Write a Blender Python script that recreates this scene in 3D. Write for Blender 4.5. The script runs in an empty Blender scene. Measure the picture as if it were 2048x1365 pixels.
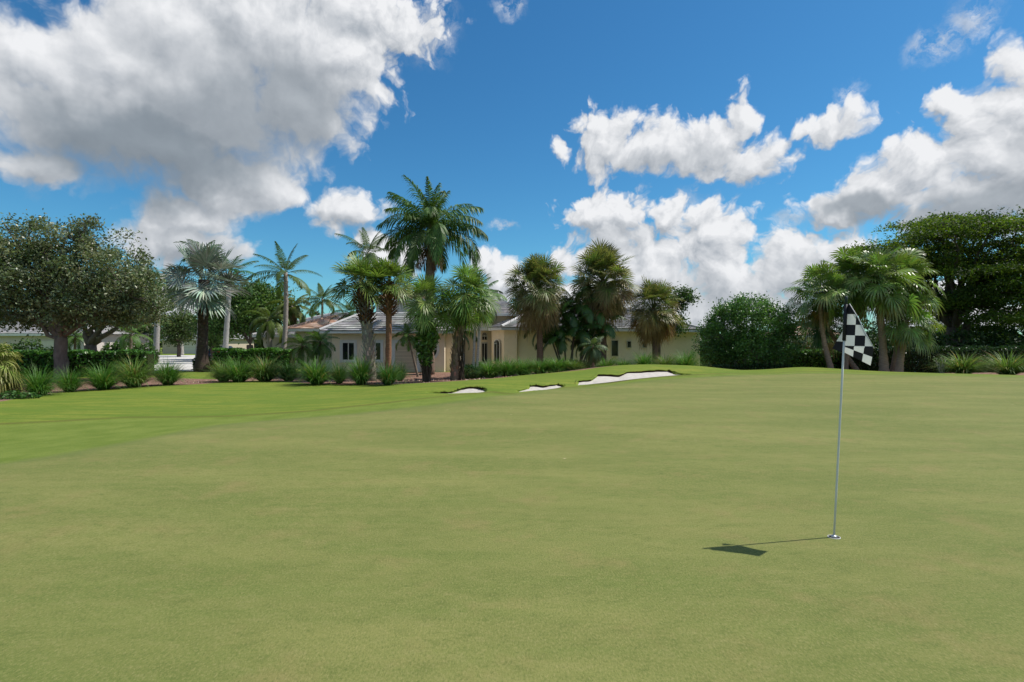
import bpy, math, random
import numpy as np

# ------------------------------------------------------------------ camera, world, sun, exposure
R = math.radians
F = 1100.0                      # focal length of the photograph in its own 2048 px wide pixels
CX, CY, EYE = 1024.0, 682.0, 1.73
scene = bpy.context.scene
col = scene.collection
cam_d = bpy.data.cameras.new('camera')
cam_d.sensor_width = 36.0
cam_d.lens = 36.0 * F / 2048.0
cam_d.clip_start = 0.05
cam_d.clip_end = 6000
cam = bpy.data.objects.new('camera', cam_d)
cam.location = (0, 0, EYE)
cam.rotation_euler = (R(90), 0, 0)
col.objects.link(cam)
scene.camera = cam
scene.view_settings.view_transform = 'Standard'
scene.view_settings.look = 'None'
scene.view_settings.exposure = 0.2
scene.view_settings.gamma = 1.0
scene.cycles.max_bounces = 6
scene.cycles.diffuse_bounces = 3
scene.cycles.transparent_max_bounces = 6
scene.cycles.caustics_reflective = False
scene.cycles.caustics_refractive = False

SUN_EL, SUN_DIR = R(57), (0.981, 0.195)       # plan direction towards the sun: right, slightly beyond
sun_d = bpy.data.lights.new('sun', 'SUN')
sun_d.energy = 4.5
sun_d.angle = R(0.53)
sun_d.color = (1.0, 0.955, 0.88)
sun = bpy.data.objects.new('sun', sun_d)
sun.rotation_euler = (R(90) - SUN_EL, 0, math.atan2(SUN_DIR[1], SUN_DIR[0]) + R(90))
sun.location = (60, 12, 90)
col.objects.link(sun)

world = bpy.data.worlds.new('World')
scene.world = world
world.use_nodes = True


class NT:
    """small helper for writing node trees"""
    def __init__(s, tree):
        s.t = tree
        s.n = tree.nodes
        s.l = tree.links

    def node(s, typ, **kw):
        n = s.n.new(typ)
        for k, v in kw.items():
            setattr(n, k, v)
        return n

    def put(s, sock, v):
        if v is None:
            return
        if hasattr(v, 'is_output') or hasattr(v, 'links'):
            s.l.new(v, sock)
        else:
            sock.default_value = v

    def math(s, op, a, b=None, c=None, clamp=False):
        n = s.node('ShaderNodeMath', operation=op, use_clamp=clamp)
        for i, v in enumerate((a, b, c)):
            s.put(n.inputs[i], v)
        return n.outputs[0]

    def vec(s, op, a, b=None, c=None):
        n = s.node('ShaderNodeVectorMath', operation=op)
        for i, v in enumerate((a, b, c)):
            s.put(n.inputs[i], v)
        return n.outputs['Value'] if op in ('LENGTH', 'DOT_PRODUCT', 'DISTANCE') else n.outputs[0]

    def noise(s, vec, scale, detail=4, rough=0.55, dims='3D', dist=0.0):
        n = s.node('ShaderNodeTexNoise', noise_dimensions=dims)
        s.put(n.inputs['Vector'], vec)
        n.inputs['Scale'].default_value = scale
        n.inputs['Detail'].default_value = detail
        n.inputs['Roughness'].default_value = rough
        n.inputs['Distortion'].default_value = dist
        return n

    def rng(s, v, a, b, c=0.0, d=1.0, smooth=False):
        n = s.node('ShaderNodeMapRange')
        n.interpolation_type = 'SMOOTHSTEP' if smooth else 'LINEAR'
        s.put(n.inputs[0], v)
        for i, x in enumerate((a, b, c, d)):
            s.put(n.inputs[i + 1], x)
        return n.outputs[0]

    def mix(s, f, a, b, blend='MIX'):
        n = s.node('ShaderNodeMix', data_type='RGBA', blend_type=blend)
        s.put(n.inputs[0], f)
        for i, v in ((6, a), (7, b)):
            if isinstance(v, tuple) and len(v) == 3:
                v = v + (1.0,)
            s.put(n.inputs[i], v)
        return n.outputs[2]


# cloud lobes: position and half size in the photograph's pixels, turned into directions of the sky
LOBES = [(95, 135, 130, 62), (235, 115, 150, 85), (350, 60, 150, 90), (520, 40, 210, 110), (720, 20, 180, 75),
         (650, 120, 170, 105), (790, 50, 110, 70), (400, 200, 300, 140), (160, 250, 190, 95), (60, 310, 90, 45), (590, 205, 130, 95),
         (330, 305, 230, 72), (505, 375, 105, 52), (420, 350, 150, 60), (440, 385, 150, 55), (360, 430, 120, 48), (380, 485, 140, 45),
         (300, 470, 70, 44), (690, 425, 92, 42),
         (1205, 280, 85, 68), (1300, 295, 120, 48), (1410, 300, 110, 55), (1490, 315, 90, 52), (1478, 235, 34, 50),
         (1430, 340, 58, 30), (1108, 305, 24, 28), (1665, 243, 82, 34),
         (2040, 235, 125, 125), (1960, 250, 90, 80), (1985, 320, 150, 90), (1930, 185, 55, 45), (1845, 345, 110, 78), (1760, 380, 110, 62),
         (1690, 415, 80, 40), (1930, 420, 190, 80), 
         (1190, 428, 95, 48), (1265, 420, 75, 48), (1230, 490, 120, 70), (1350, 445, 40, 50), (1455, 470, 72, 66),
         (1410, 440, 30, 36), (1310, 560, 120, 85), (1445, 560, 130, 85), (1565, 500, 62, 50), (1590, 560, 110, 70),
         (1700, 500, 95, 62), (1380, 615, 420, 60), (1120, 515, 46, 42), (1130, 600, 130, 60),
         (748, 482, 40, 24), (800, 515, 60, 34), (975, 530, 40, 42), (1010, 575, 48, 60), (1900, 620, 300, 60),
         (330, 600, 90, 40)]
WISPS = [(1945, 40, 70, 60), (1870, 90, 75, 40), (1022, 14, 40, 26), (1003, 450, 40, 12), (850, 60, 80, 70), (1585, 437, 50, 26), (1695, 188, 40, 24),
         (1375, 440, 50, 60), (740, 248, 36, 10), (560, 300, 60, 60), (1110, 560, 50, 40), (50, 330, 90, 60)]
# shaded undersides of the clouds: place, half size, depth of the grey
BASES = [(300, 310, 300, 105, 1.0), (430, 250, 220, 110, .8), (560, 220, 170, 120, .75), (130, 290, 170, 75, .6), (330, 110, 120, 50, .25),
         (430, 420, 130, 26, .35), (330, 470, 120, 30, .4), (705, 448, 70, 22, .55), (1330, 340, 170, 28, .28),
         (1960, 420, 190, 66, .75), (1730, 430, 110, 38, .8), (1240, 480, 90, 40, .25), (1400, 620, 360, 60, .3),
         (1640, 570, 120, 50, .35), (2010, 330, 90, 50, .3), (1500, 350, 60, 24, .2), (390, 510, 120, 30, .5)]


def sky_dir(px, py):
    u, v = (px - CX) / F, (CY - py) / F
    az = math.atan(u)
    return az, math.atan(v * math.cos(az))


def build_sky():
    g = bpy.data.node_groups.new('cloud_field', 'ShaderNodeTree')
    g.interface.new_socket('p', in_out='INPUT', socket_type='NodeSocketVector')
    g.interface.new_socket('field', in_out='OUTPUT', socket_type='NodeSocketFloat')
    n = NT(g)
    gi, go = n.node('NodeGroupInput'), n.node('NodeGroupOutput')
    p = gi.outputs[0]
    w1 = n.noise(p, 7.0, 3, .55, '2D').outputs['Color']
    w1 = n.vec('MULTIPLY', n.vec('SUBTRACT', w1, (.5, .5, .5)), (.08, .065, 0))
    w2 = n.noise(p, 30.0, 3, .6, '2D').outputs['Color']
    w2 = n.vec('MULTIPLY', n.vec('SUBTRACT', w2, (.5, .5, .5)), (.022, .02, 0))
    q = n.vec('ADD', n.vec('ADD', p, w1), w2)
    acc = None
    for (px, py, rx, ry) in LOBES:
        az, el = sky_dir(px, py)
        rx, ry = rx / F * math.cos(az) ** 2, ry / F * math.cos(az)
        inv = (1 / rx, 1 / ry, 0.0)
        d = n.vec('LENGTH', n.vec('MULTIPLY_ADD', q, inv, (-az / rx, -el / ry, 0)))
        acc = d if acc is None else n.math('SMOOTH_MIN', acc, d, .22)
    f = n.math('SUBTRACT', 1.24, acc)
    vo = n.node('ShaderNodeTexVoronoi', voronoi_dimensions='2D', feature='F1')
    n.put(vo.inputs['Vector'], q)
    vo.inputs['Scale'].default_value = 24
    vo.inputs['Detail'].default_value = 3
    vo.inputs['Roughness'].default_value = .55
    b = n.math('MULTIPLY', n.math('SUBTRACT', .42, vo.outputs['Distance']), .55)
    v2 = n.node('ShaderNodeTexVoronoi', voronoi_dimensions='2D', feature='F1')
    n.put(v2.inputs['Vector'], q)
    v2.inputs['Scale'].default_value = 10
    b = n.math('ADD', b, n.math('MULTIPLY', n.math('SUBTRACT', .42, v2.outputs['Distance']), .45))
    fb = n.math('MULTIPLY', n.math('SUBTRACT', n.noise(q, 20, 6, .52, '2D').outputs[0], .5), .60)
    big = n.math('MULTIPLY', n.math('SUBTRACT', n.noise(q, 8, 2, .5, '2D').outputs[0], .5), .7)
    a0, e0 = sky_dir(330, 230)
    calm = n.vec('LENGTH', n.vec('MULTIPLY_ADD', p, (1 / .42, 1 / .27, 0), (-a0 / .42, -e0 / .27, 0)))
    calm = n.rng(calm, .35, 1.15, .42, 1.0, True)
    det = n.math('MULTIPLY', n.math('ADD', b, n.math('ADD', fb, big)), calm)
    n.put(go.inputs[0], n.math('ADD', f, det))

    n = NT(world.node_tree)
    n.n.clear()
    out = n.node('ShaderNodeOutputWorld')
    bg = n.node('ShaderNodeBackground')
    n.l.new(bg.outputs[0], out.inputs[0])
    tc = n.node('ShaderNodeTexCoord')
    sep = n.node('ShaderNodeSeparateXYZ')
    n.l.new(tc.outputs['Generated'], sep.inputs[0])
    az = n.math('ARCTAN2', sep.outputs[0], sep.outputs[1])
    el = n.math('ARCSINE', n.math('MINIMUM', n.math('MAXIMUM', sep.outputs[2], -.999), .999))
    cmb = n.node('ShaderNodeCombineXYZ')
    n.l.new(az, cmb.inputs[0])
    n.l.new(el, cmb.inputs[1])
    p = cmb.outputs[0]

    def field(v):
        gr = n.node('ShaderNodeGroup', node_tree=g)
        n.put(gr.inputs[0], v)
        return gr.outputs[0]
    f0 = field(p)
    f1 = field(n.vec('ADD', p, (.010, .020, 0)))
    lit = n.math('SUBTRACT', f0, f1)                       # bright where the cloud thins out towards the sun
    lit = n.rng(lit, -.62, .50, 0, 1)
    soft = n.vec('ADD', p, n.vec('MULTIPLY', n.vec('SUBTRACT', n.noise(p, 9, 4, .6, '2D').outputs['Color'], (.5, .5, .5)), (.16, .10, 0)))
    grey = None
    for (px, py, rx, ry, k) in BASES:
        a, e = sky_dir(px, py)
        rx, ry = rx / F * math.cos(a) ** 2, ry / F * math.cos(a)
        d = n.vec('LENGTH', n.vec('MULTIPLY_ADD', soft, (1 / rx, 1 / ry, 0), (-a / rx, -e / ry, 0)))
        v = n.rng(d, 1.35, .45, 0, k, True)
        grey = v if grey is None else n.math('MAXIMUM', grey, v)
    sky = n.node('ShaderNodeTexSky', sky_type='NISHITA')
    sky.sun_disc = False
    sky.sun_elevation = SUN_EL
    sky.sun_rotation = math.atan2(SUN_DIR[0], SUN_DIR[1])
    sky.air_density = 1.0
    sky.dust_density = .4
    sky.ozone_density = 1.6
    hs = n.node('ShaderNodeHueSaturation')
    hs.inputs['Saturation'].default_value = 1.2
    hs.inputs['Value'].default_value = 1.0
    n.l.new(sky.outputs[0], hs.inputs['Color'])
    S = .1
    lit = n.math('ADD', n.math('MULTIPLY', lit, n.math('SUBTRACT', 1.0, n.math('MULTIPLY', grey, .65))), n.math('MULTIPLY', grey, .30))
    bright = n.mix(lit, tuple(x / S for x in (.36, .395, .44)), tuple(x / S for x in (.76, .77, .79)))
    shade = n.mix(lit, tuple(x / S for x in (.15, .18, .215)), tuple(x / S for x in (.30, .345, .39)))
    cloud = n.mix(grey, bright, shade)
    alpha = n.rng(f0, -.10, n.math('ADD', .34, n.math('MULTIPLY', grey, .35)), 0, 1, True)
    wp = n.vec('ADD', p, n.vec('MULTIPLY', n.vec('SUBTRACT', n.noise(p, 24, 4, .65).outputs['Color'], (.5, .5, .5)), (.05, .05, 0)))
    wacc = None
    for (px, py, rx, ry) in WISPS:
        a, e = sky_dir(px, py)
        rx, ry = rx / F * math.cos(a) ** 2, ry / F * math.cos(a)
        d = n.vec('LENGTH', n.vec('MULTIPLY_ADD', wp, (1 / rx, 1 / ry, 0), (-a / rx, -e / ry, 0)))
        wacc = d if wacc is None else n.math('MINIMUM', wacc, d)
    thin = n.math('MULTIPLY', n.rng(wacc, 1.1, .2, 0, .62, True), n.rng(n.noise(wp, 30, 6, .62).outputs[0], .38, .62, 0, 1, True))
    alpha = n.math('MAXIMUM', alpha, thin)
    above = n.rng(el, -.02, .02, 0, 1)
    # clouds over the rest of the sky, outside the view
    rest = n.noise(tc.outputs['Generated'], 3.2, 6, .58).outputs[0]
    rest = n.math('MULTIPLY', n.rng(rest, .48, .60, 0, 1, True), n.rng(sep.outputs[1], .60, .40, 0, 1, True))
    blue = n.vec('MULTIPLY', hs.outputs[0], (.45, .89, 1.02))
    c = n.mix(n.math('MULTIPLY', alpha, above), blue, cloud)
    c = n.mix(n.math('MULTIPLY', rest, above), c, tuple(x / S for x in (.66, .66, .67)))
    n.put(bg.inputs[0], c)
    bg.inputs[1].default_value = S
    world.cycles.sampling_method = 'NONE'


build_sky()

# ------------------------------------------------------------------ helpers
rnd = np.random.default_rng(11)


def norm(v):
    v = np.asarray(v, float)
    return v / np.maximum(np.linalg.norm(v, axis=-1, keepdims=True), 1e-9)


def P(px, py, Y):
    return np.array([(px - CX) * Y / F, Y, EYE - (py - CY) * Y / F])


class MB:
    """collects geometry and links it as ONE mesh object"""
    def __init__(s):
        s.v, s.f, s.c, s.m, s.uv, s.n = [], [], [], [], [], 0

    def add(s, V, Fc, tint=(.5, .5, .5), mat=0, uv=None):
        V = np.asarray(V, float).reshape(-1, 3)
        t = np.asarray(tint, float)
        if t.ndim == 1:
            t = np.repeat(t[None, :], len(V), 0)
        s.v.append(V)
        s.c.append(t)
        if not isinstance(Fc, (list, tuple)) or (len(Fc) and not isinstance(Fc[0], np.ndarray)):
            Fc = [np.asarray(Fc, int)]
        for f in Fc:
            if len(f):
                s.f.append(f + s.n)
                s.m.append(np.full(len(f), mat, int))
        s.uv.append(np.asarray(uv, float) if uv is not None else np.zeros((len(V), 2)))
        s.n += len(V)

    def box(s, a, b, tint=(.5, .5, .5), mat=0):
        (x0, y0, z0), (x1, y1, z1) = a, b
        V = [(x0, y0, z0), (x1, y0, z0), (x1, y1, z0), (x0, y1, z0), (x0, y0, z1), (x1, y0, z1), (x1, y1, z1), (x0, y1, z1)]
        s.add(V, np.array([(0, 3, 2, 1), (4, 5, 6, 7), (0, 1, 5, 4), (1, 2, 6, 5), (2, 3, 7, 6), (3, 0, 4, 7)]), tint, mat)

    def quad(s, a, b, c, d, tint=(.5, .5, .5), mat=0):
        s.add([a, b, c, d], np.array([(0, 1, 2, 3)]), tint, mat)

    def tube(s, pts, rad, sides=7, tint=(.5, .5, .5), mat=0, cap=True, jitter=0):
        pts = np.asarray(pts, float)
        n = len(pts)
        rad = np.broadcast_to(np.asarray(rad, float), (n,))
        tan = norm(np.gradient(pts, axis=0))
        ref = np.array([0, 0, 1.0]) if abs(tan[0][2]) < .9 else np.array([1.0, 0, 0])
        a = norm(np.cross(tan, ref))
        b = np.cross(tan, a)
        th = np.linspace(0, 2 * math.pi, sides, endpoint=False)
        rr = rad[:, None] * (1 + (rnd.uniform(-jitter, jitter, (n, sides)) if jitter else 0))
        V = pts[:, None] + rr[..., None] * (np.cos(th)[None, :, None] * a[:, None] + np.sin(th)[None, :, None] * b[:, None])
        i = np.arange(n - 1)[:, None] * sides
        j = np.arange(sides)[None]
        k = (j + 1) % sides
        q = np.stack([i + j, i + k, i + sides + k, i + sides + j], -1).reshape(-1, 4)
        fs = [q]
        V = V.reshape(-1, 3)
        if cap:
            V = np.vstack([V, pts[0], pts[-1]])
            c0 = n * sides
            jj = np.arange(sides)
            kk = (jj + 1) % sides
            fs.append(np.stack([np.full(sides, c0), kk, jj], -1))
            fs.append(np.stack([np.full(sides, c0 + 1), (n - 1) * sides + jj, (n - 1) * sides + kk], -1))
        s.add(V, fs, tint, mat)

    def build(s, name, mats, parent=None, smooth=False, world_xyz=True):
        V = np.concatenate(s.v)
        if parent is not None and world_xyz:
            V = V - np.array(parent.location)
        me = bpy.data.meshes.new(name)
        me.vertices.add(len(V))
        me.vertices.foreach_set('co', V.astype(np.float32).ravel())
        loops = np.concatenate([f.ravel() for f in s.f]).astype(np.int32)
        cnt = np.concatenate([np.full(len(f), f.shape[1]) for f in s.f])
        me.loops.add(len(loops))
        me.loops.foreach_set('vertex_index', loops)
        me.polygons.add(len(cnt))
        me.polygons.foreach_set('loop_start', np.concatenate([[0], np.cumsum(cnt)[:-1]]).astype(np.int32))
        me.polygons.foreach_set('material_index', np.concatenate(s.m).astype(np.int32))
        me.polygons.foreach_set('use_smooth', np.full(len(cnt), bool(smooth)))
        C = np.concatenate(s.c)
        at = me.color_attributes.new('tint', 'FLOAT_COLOR', 'POINT')
        at.data.foreach_set('color', np.hstack([C, np.ones((len(C), 1))]).astype(np.float32).ravel())
        UV = np.concatenate(s.uv)
        if np.any(UV):
            ul = me.uv_layers.new(name='UVMap')
            ul.data.foreach_set('uv', UV[loops].astype(np.float32).ravel())
        for m in (mats if isinstance(mats, (list, tuple)) else [mats]):
            me.materials.append(m)
        me.update(calc_edges=True)
        o = bpy.data.objects.new(name, me)
        col.objects.link(o)
        if parent is not None:
            o.parent = parent
        return o


def tag(o, label, cat, group=None, kind=None):
    if label:
        o['label'] = label
    if cat:
        o['category'] = cat
    if group:
        o['group'] = group
    if kind:
        o['kind'] = kind
    return o


def thing(name, label, cat, loc, group=None, rz=0.0):
    o = bpy.data.objects.new(name, None)
    o.empty_display_size = .3
    o.location = tuple(float(x) for x in loc)
    o.rotation_euler = (0, 0, rz)
    col.objects.link(o)
    return tag(o, label, cat, group)


def dup(root, label, loc, rz=0.0, sc=(1, 1, 1), group=None):
    r = root.copy()
    col.objects.link(r)
    r.location = tuple(float(x) for x in loc)
    r.rotation_euler = (0, 0, rz)
    r.scale = sc
    r['label'] = label
    if group:
        r['group'] = group
    for ch in list(root.children):
        c = ch.copy()
        col.objects.link(c)
        c.parent = r
    return r


# ------------------------------------------------------------------ materials
def principled(name):
    m = bpy.data.materials.new(name)
    m.use_nodes = True
    n = NT(m.node_tree)
    return m, n, n.n['Principled BSDF'], n.n['Material Output']


def mat_leaf(name, rough=.5, trans=.3, spec=.35, tscale=(1.25, 1.35, .7)):
    m, n, b, out = principled(name)
    a = n.node('ShaderNodeAttribute', attribute_name='tint')
    tc = n.node('ShaderNodeTexCoord')
    v = n.noise(tc.outputs['Object'], 3.0, 3, .6).outputs[0]
    c = n.mix(1.0, a.outputs['Color'], n.node('ShaderNodeCombineColor').outputs[0], 'MULTIPLY')
    comb = n.n[-1] if False else None
    k = n.rng(v, .25, .75, .75, 1.25)
    c = n.vec('SCALE', a.outputs['Color'])
    sc = c.node
    n.l.new(k, sc.inputs['Scale'])
    n.l.new(c, b.inputs['Base Color'])
    b.inputs['Roughness'].default_value = rough
    b.inputs['Specular IOR Level'].default_value = spec
    t = n.node('ShaderNodeBsdfTranslucent')
    n.l.new(n.vec('MULTIPLY', c, tscale), t.inputs[0])
    mx = n.node('ShaderNodeMixShader')
    mx.inputs[0].default_value = trans
    n.l.new(b.outputs[0], mx.inputs[1])
    n.l.new(t.outputs[0], mx.inputs[2])
    n.l.new(mx.outputs[0], out.inputs[0])
    for x in list(n.n):
        if x.bl_idname == 'ShaderNodeCombineColor' or (x.bl_idname == 'ShaderNodeMix'):
            n.n.remove(x)
    return m


def mat_tint(name, rough=.8, spec=.2, nscale=8.0, amp=.35, bump=.0, metallic=0.0, stretch=(1, 1, 1)):
    """surface whose colour is its tint, broken up by noise"""
    m, n, b, out = principled(name)
    a = n.node('ShaderNodeAttribute', attribute_name='tint')
    tc = n.node('ShaderNodeTexCoord')
    pv = n.vec('MULTIPLY', tc.outputs['Object'], stretch)
    v = n.noise(pv, nscale, 6, .65).outputs[0]
    k = n.rng(v, .25, .75, 1 - amp, 1 + amp)
    c = n.vec('SCALE', a.outputs['Color'])
    n.l.new(k, c.node.inputs['Scale'])
    n.l.new(c, b.inputs['Base Color'])
    b.inputs['Roughness'].default_value = rough
    b.inputs['Specular IOR Level'].default_value = spec
    b.inputs['Metallic'].default_value = metallic
    if bump:
        bp = n.node('ShaderNodeBump')
        bp.inputs['Strength'].default_value = bump
        bp.inputs['Distance'].default_value = .03
        n.l.new(v, bp.inputs['Height'])
        n.l.new(bp.outputs[0], b.inputs['Normal'])
    return m


M_LEAF = mat_leaf('leaf_foliage')
M_GLOSSY = mat_leaf('glossy_leaf', .36, .26, .38)
M_PALM = mat_leaf('palm_leaf', .42, .32, .38)
M_SILVER = mat_leaf('silver_leaf', .45, .15, .4, (1, 1, .9))
M_GRASS = mat_leaf('grass_blade', .5, .35, .3)
M_DRY = mat_leaf('dry_leaf', .8, .2, .1, (1.1, 1, .8))
M_BARK = mat_tint('bark', .9, .1, 7, .45, .6, stretch=(1, 1, .45))
M_PALMBARK = mat_tint('palm_bark', .85, .15, 9, .4, .5, stretch=(.6, .6, 2.2))
M_STUCCO = mat_tint('stucco', .9, .15, 2.2, .07)
M_PAINT = mat_tint('painted_trim', .55, .3, 3, .05)
M_TILE = mat_tint('roof_tile', .75, .25, 5, .18)
M_METAL = mat_tint('metal', .35, .5, 4, .08, metallic=.6)
M_PLAIN = mat_tint('plain', .6, .3, 4, .08)
M_CONC = mat_tint('concrete', .9, .15, 1.3, .12)
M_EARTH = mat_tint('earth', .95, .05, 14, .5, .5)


def mat_glass():
    m, n, b, out = principled('window_glass')
    b.inputs['Base Color'].default_value = (.012, .016, .02, 1)
    b.inputs['Roughness'].default_value = .06
    b.inputs['Specular IOR Level'].default_value = .5
    return m


M_GLASS = mat_glass()


def mat_turf():
    """mown turf: the zone attribute says how much is putting green, collar and mulch"""
    m, n, b, out = principled('turf')
    z = n.node('ShaderNodeAttribute', attribute_name='tint')
    sp = n.node('ShaderNodeSeparateColor')
    n.l.new(z.outputs['Color'], sp.inputs[0])
    geo = n.node('ShaderNodeNewGeometry')
    p = geo.outputs['Position']
    fine = n.noise(p, 190, 3, .7).outputs[0]
    blade = n.noise(n.vec('MULTIPLY', p, (1, .55, 1)), 70, 4, .75).outputs[0]
    patch = n.noise(p, 1.3, 5, .62).outputs[0]
    big = n.noise(n.vec('MULTIPLY', p, (.35, 1, 1)), .55, 4, .6).outputs[0]
    streak = n.noise(n.vec('MULTIPLY', p, (.5, 3.2, 1)), 1.1, 4, .65).outputs[0]
    # putting green
    mott = n.noise(n.vec('MULTIPLY', p, (.7, 1.2, 1)), 7, 5, .7).outputs[0]
    g = n.mix(n.rng(big, .38, .62), (.138, .168, .046), (.192, .206, .066))
    g = n.mix(n.rng(streak, .44, .62, 0, .6), g, (.138, .178, .046))
    sx = n.node('ShaderNodeSeparateXYZ')
    n.put(sx.inputs[0], n.vec('ADD', p, n.vec('SCALE', n.noise(p, .35, 2, .5).outputs['Color'])))
    sx.inputs[0].links[0].from_node.inputs[1].links[0].from_node.inputs['Scale'].default_value = 2.2
    ph = n.math('ADD', n.math('MULTIPLY', sx.outputs[1], 5.2), n.math('MULTIPLY', sx.outputs[0], 1.3))
    mow = n.rng(n.math('SINE', ph), -.6, .6, 0, 1, True)
    g = n.mix(n.math('MULTIPLY', mow, n.rng(big, .40, .58, .06, .34)), g, (.232, .240, .080))
    g = n.mix(n.rng(patch, .54, .70, 0, .6), g, (.236, .200, .082))
    g = n.mix(n.rng(mott, .52, .66, 0, .45), g, (.100, .132, .034))
    g = n.mix(n.rng(mott, .46, .34, 0, .35), g, (.232, .228, .090))
    g = n.mix(n.rng(blade, .52, .68, 0, .55), g, (.295, .275, .122))
    g = n.mix(n.rng(blade, .48, .34, 0, .55), g, (.078, .112, .030))
    g = n.mix(n.rng(fine, .5, .7, 0, .3), g, (.085, .12, .034))
    sv = n.node('ShaderNodeTexVoronoi', feature='F1', voronoi_dimensions='2D')
    n.put(sv.inputs['Vector'], n.vec('ADD', p, n.vec('SCALE', n.noise(p, 40, 2, .5).outputs['Color'])))
    sv.inputs['Vector'].links[0].from_node.inputs[1].links[0].from_node.inputs['Scale'].default_value = .03
    sv.inputs['Scale'].default_value = 1.25
    pick = n.node('ShaderNodeSeparateColor')
    n.l.new(sv.outputs['Color'], pick.inputs[0])
    spot = n.rng(sv.outputs['Distance'], .034, .016, 0, 1)
    g = n.mix(n.math('MULTIPLY', spot, n.rng(pick.outputs[0], .97, .98)), g, (.46, .39, .24))
    g = n.mix(n.math('MULTIPLY', spot, n.rng(pick.outputs[1], .99, .995)), g, (.055, .075, .022))
    g = n.vec('MULTIPLY', g, (1.0, .955, .91))
    # collar and fairway
    c = n.mix(n.rng(patch, .38, .62), (.104, .160, .024), (.140, .196, .038))
    f = n.mix(n.rng(streak, .40, .60), (.104, .168, .020), (.178, .214, .034))
    f = n.mix(n.rng(patch, .50, .66, 0, .55), f, (.092, .160, .020))
    f = n.mix(n.rng(mott, .50, .64, 0, .5), f, (.074, .126, .016))
    rough = n.mix(n.rng(blade, .50, .34, 0, .6), n.mix(sp.outputs[1], f, c), (.040, .085, .012))
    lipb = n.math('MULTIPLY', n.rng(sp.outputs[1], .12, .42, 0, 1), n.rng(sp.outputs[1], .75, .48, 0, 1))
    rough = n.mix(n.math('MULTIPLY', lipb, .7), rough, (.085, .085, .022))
    f2 = n.rng(big, .42, .60)
    rough = n.mix(n.math('MULTIPLY', n.math('SUBTRACT', 1.0, sp.outputs[1]), n.math('MULTIPLY', f2, .45)), rough, (.080, .150, .020))
    rough = n.mix(n.rng(blade, .54, .68, 0, .35), rough, (.22, .25, .07))
    rough = n.vec('MULTIPLY', rough, (1.14, 1.04, 1.0))
    # mulch
    chips = n.node('ShaderNodeTexVoronoi', feature='F1')
    n.put(chips.inputs['Vector'], n.vec('MULTIPLY', p, (1, 1.6, 1)))
    chips.inputs['Scale'].default_value = 17
    mu = n.mix(n.rng(chips.outputs['Color'], .1, .9), (.10, .050, .036), (.33, .20, .150))
    mu = n.mix(n.rng(n.noise(p, 30, 4, .7).outputs[0], .45, .7), mu, (.20, .12, .09))
    wob = n.math('MULTIPLY', n.math('SUBTRACT', n.noise(p, 5, 5, .7).outputs[0], .5), .9)

    def edge(s, k=1.0):
        return n.rng(n.math('ADD', s, n.math('MULTIPLY', wob, k)), .35, .65, 0, 1, True)
    ge = n.rng(n.math('ADD', sp.outputs[0], n.math('MULTIPLY', wob, .5)), .28, .74, 0, 1, True)
    g = n.mix(n.rng(sp.outputs[0], .98, .55, 0, .55), g, (.105, .140, .036))
    cc = n.mix(ge, rough, g)
    cc = n.mix(edge(sp.outputs[2], .6), cc, mu)
    n.put(b.inputs['Base Color'], cc)
    b.inputs['Roughness'].default_value = .85
    b.inputs['Specular IOR Level'].default_value = .12
    bp = n.node('ShaderNodeBump')
    bp.inputs['Strength'].default_value = .55
    bp.inputs['Distance'].default_value = .012
    n.put(bp.inputs['Height'], n.math('ADD', n.math('MULTIPLY', blade, .7), n.math('MULTIPLY', fine, .5)))
    n.l.new(bp.outputs[0], b.inputs['Normal'])
    return m


M_TURF = mat_turf()


def mat_sand():
    m, n, b, out = principled('bunker_sand')
    geo = n.node('ShaderNodeNewGeometry')
    v = n.noise(n.vec('MULTIPLY', geo.outputs['Position'], (1, .6, 1)), 5, 6, .7).outputs[0]
    n.put(b.inputs['Base Color'], n.mix(n.rng(v, .3, .7), (.39, .355, .315), (.53, .49, .44)))
    b.inputs['Roughness'].default_value = .95
    bp = n.node('ShaderNodeBump')
    bp.inputs['Strength'].default_value = .5
    bp.inputs['Distance'].default_value = .06
    n.l.new(v, bp.inputs['Height'])
    n.l.new(bp.outputs[0], b.inputs['Normal'])
    return m


M_SAND = mat_sand()

# ------------------------------------------------------------------ terrain
FAR_Z = -.30
ctrl = []
for (X, Y, Z) in [(-5, 1, 0), (0, 1, 0), (5, 1, 0), (12, 2, 0), (-6, 5, 0), (0, 5, 0), (2.8, 4.8, 0), (8, 5, 0), (-4, 9, 0),
                  (2, 10, 0), (8, 10, 0), (14, 10, 0), (0, 14, 0), (6, 15, .0), (13, 16, .02), (-6.6, 9.2, -.02), (-10, 5, -.05),
                  (-10, 9, -.2), (-9, 12, -.24), (-13, 14, -.28), (-17, 18, -.28), (-12, 22, -.3), (-6, 20, -.26), (-5.6, 13.5, -.13),
                  (-16, 25, -.3), (-10, 27, -.3), (-3, 28, -.26), (-6, 24, -.24), (-2.5, 15.5, -.03), (-2, 19, -.1),
                  (2, 31, -.25), (6, 32.5, -.2), (10, 33, -.2), (15, 34, -.2), (20, 34, -.25), (26, 33, -.3), (30, 25, -.1),
                  (20, 20, .02), (26, 18, 0)]:
    ctrl.append((X, Y, Z))
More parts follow.
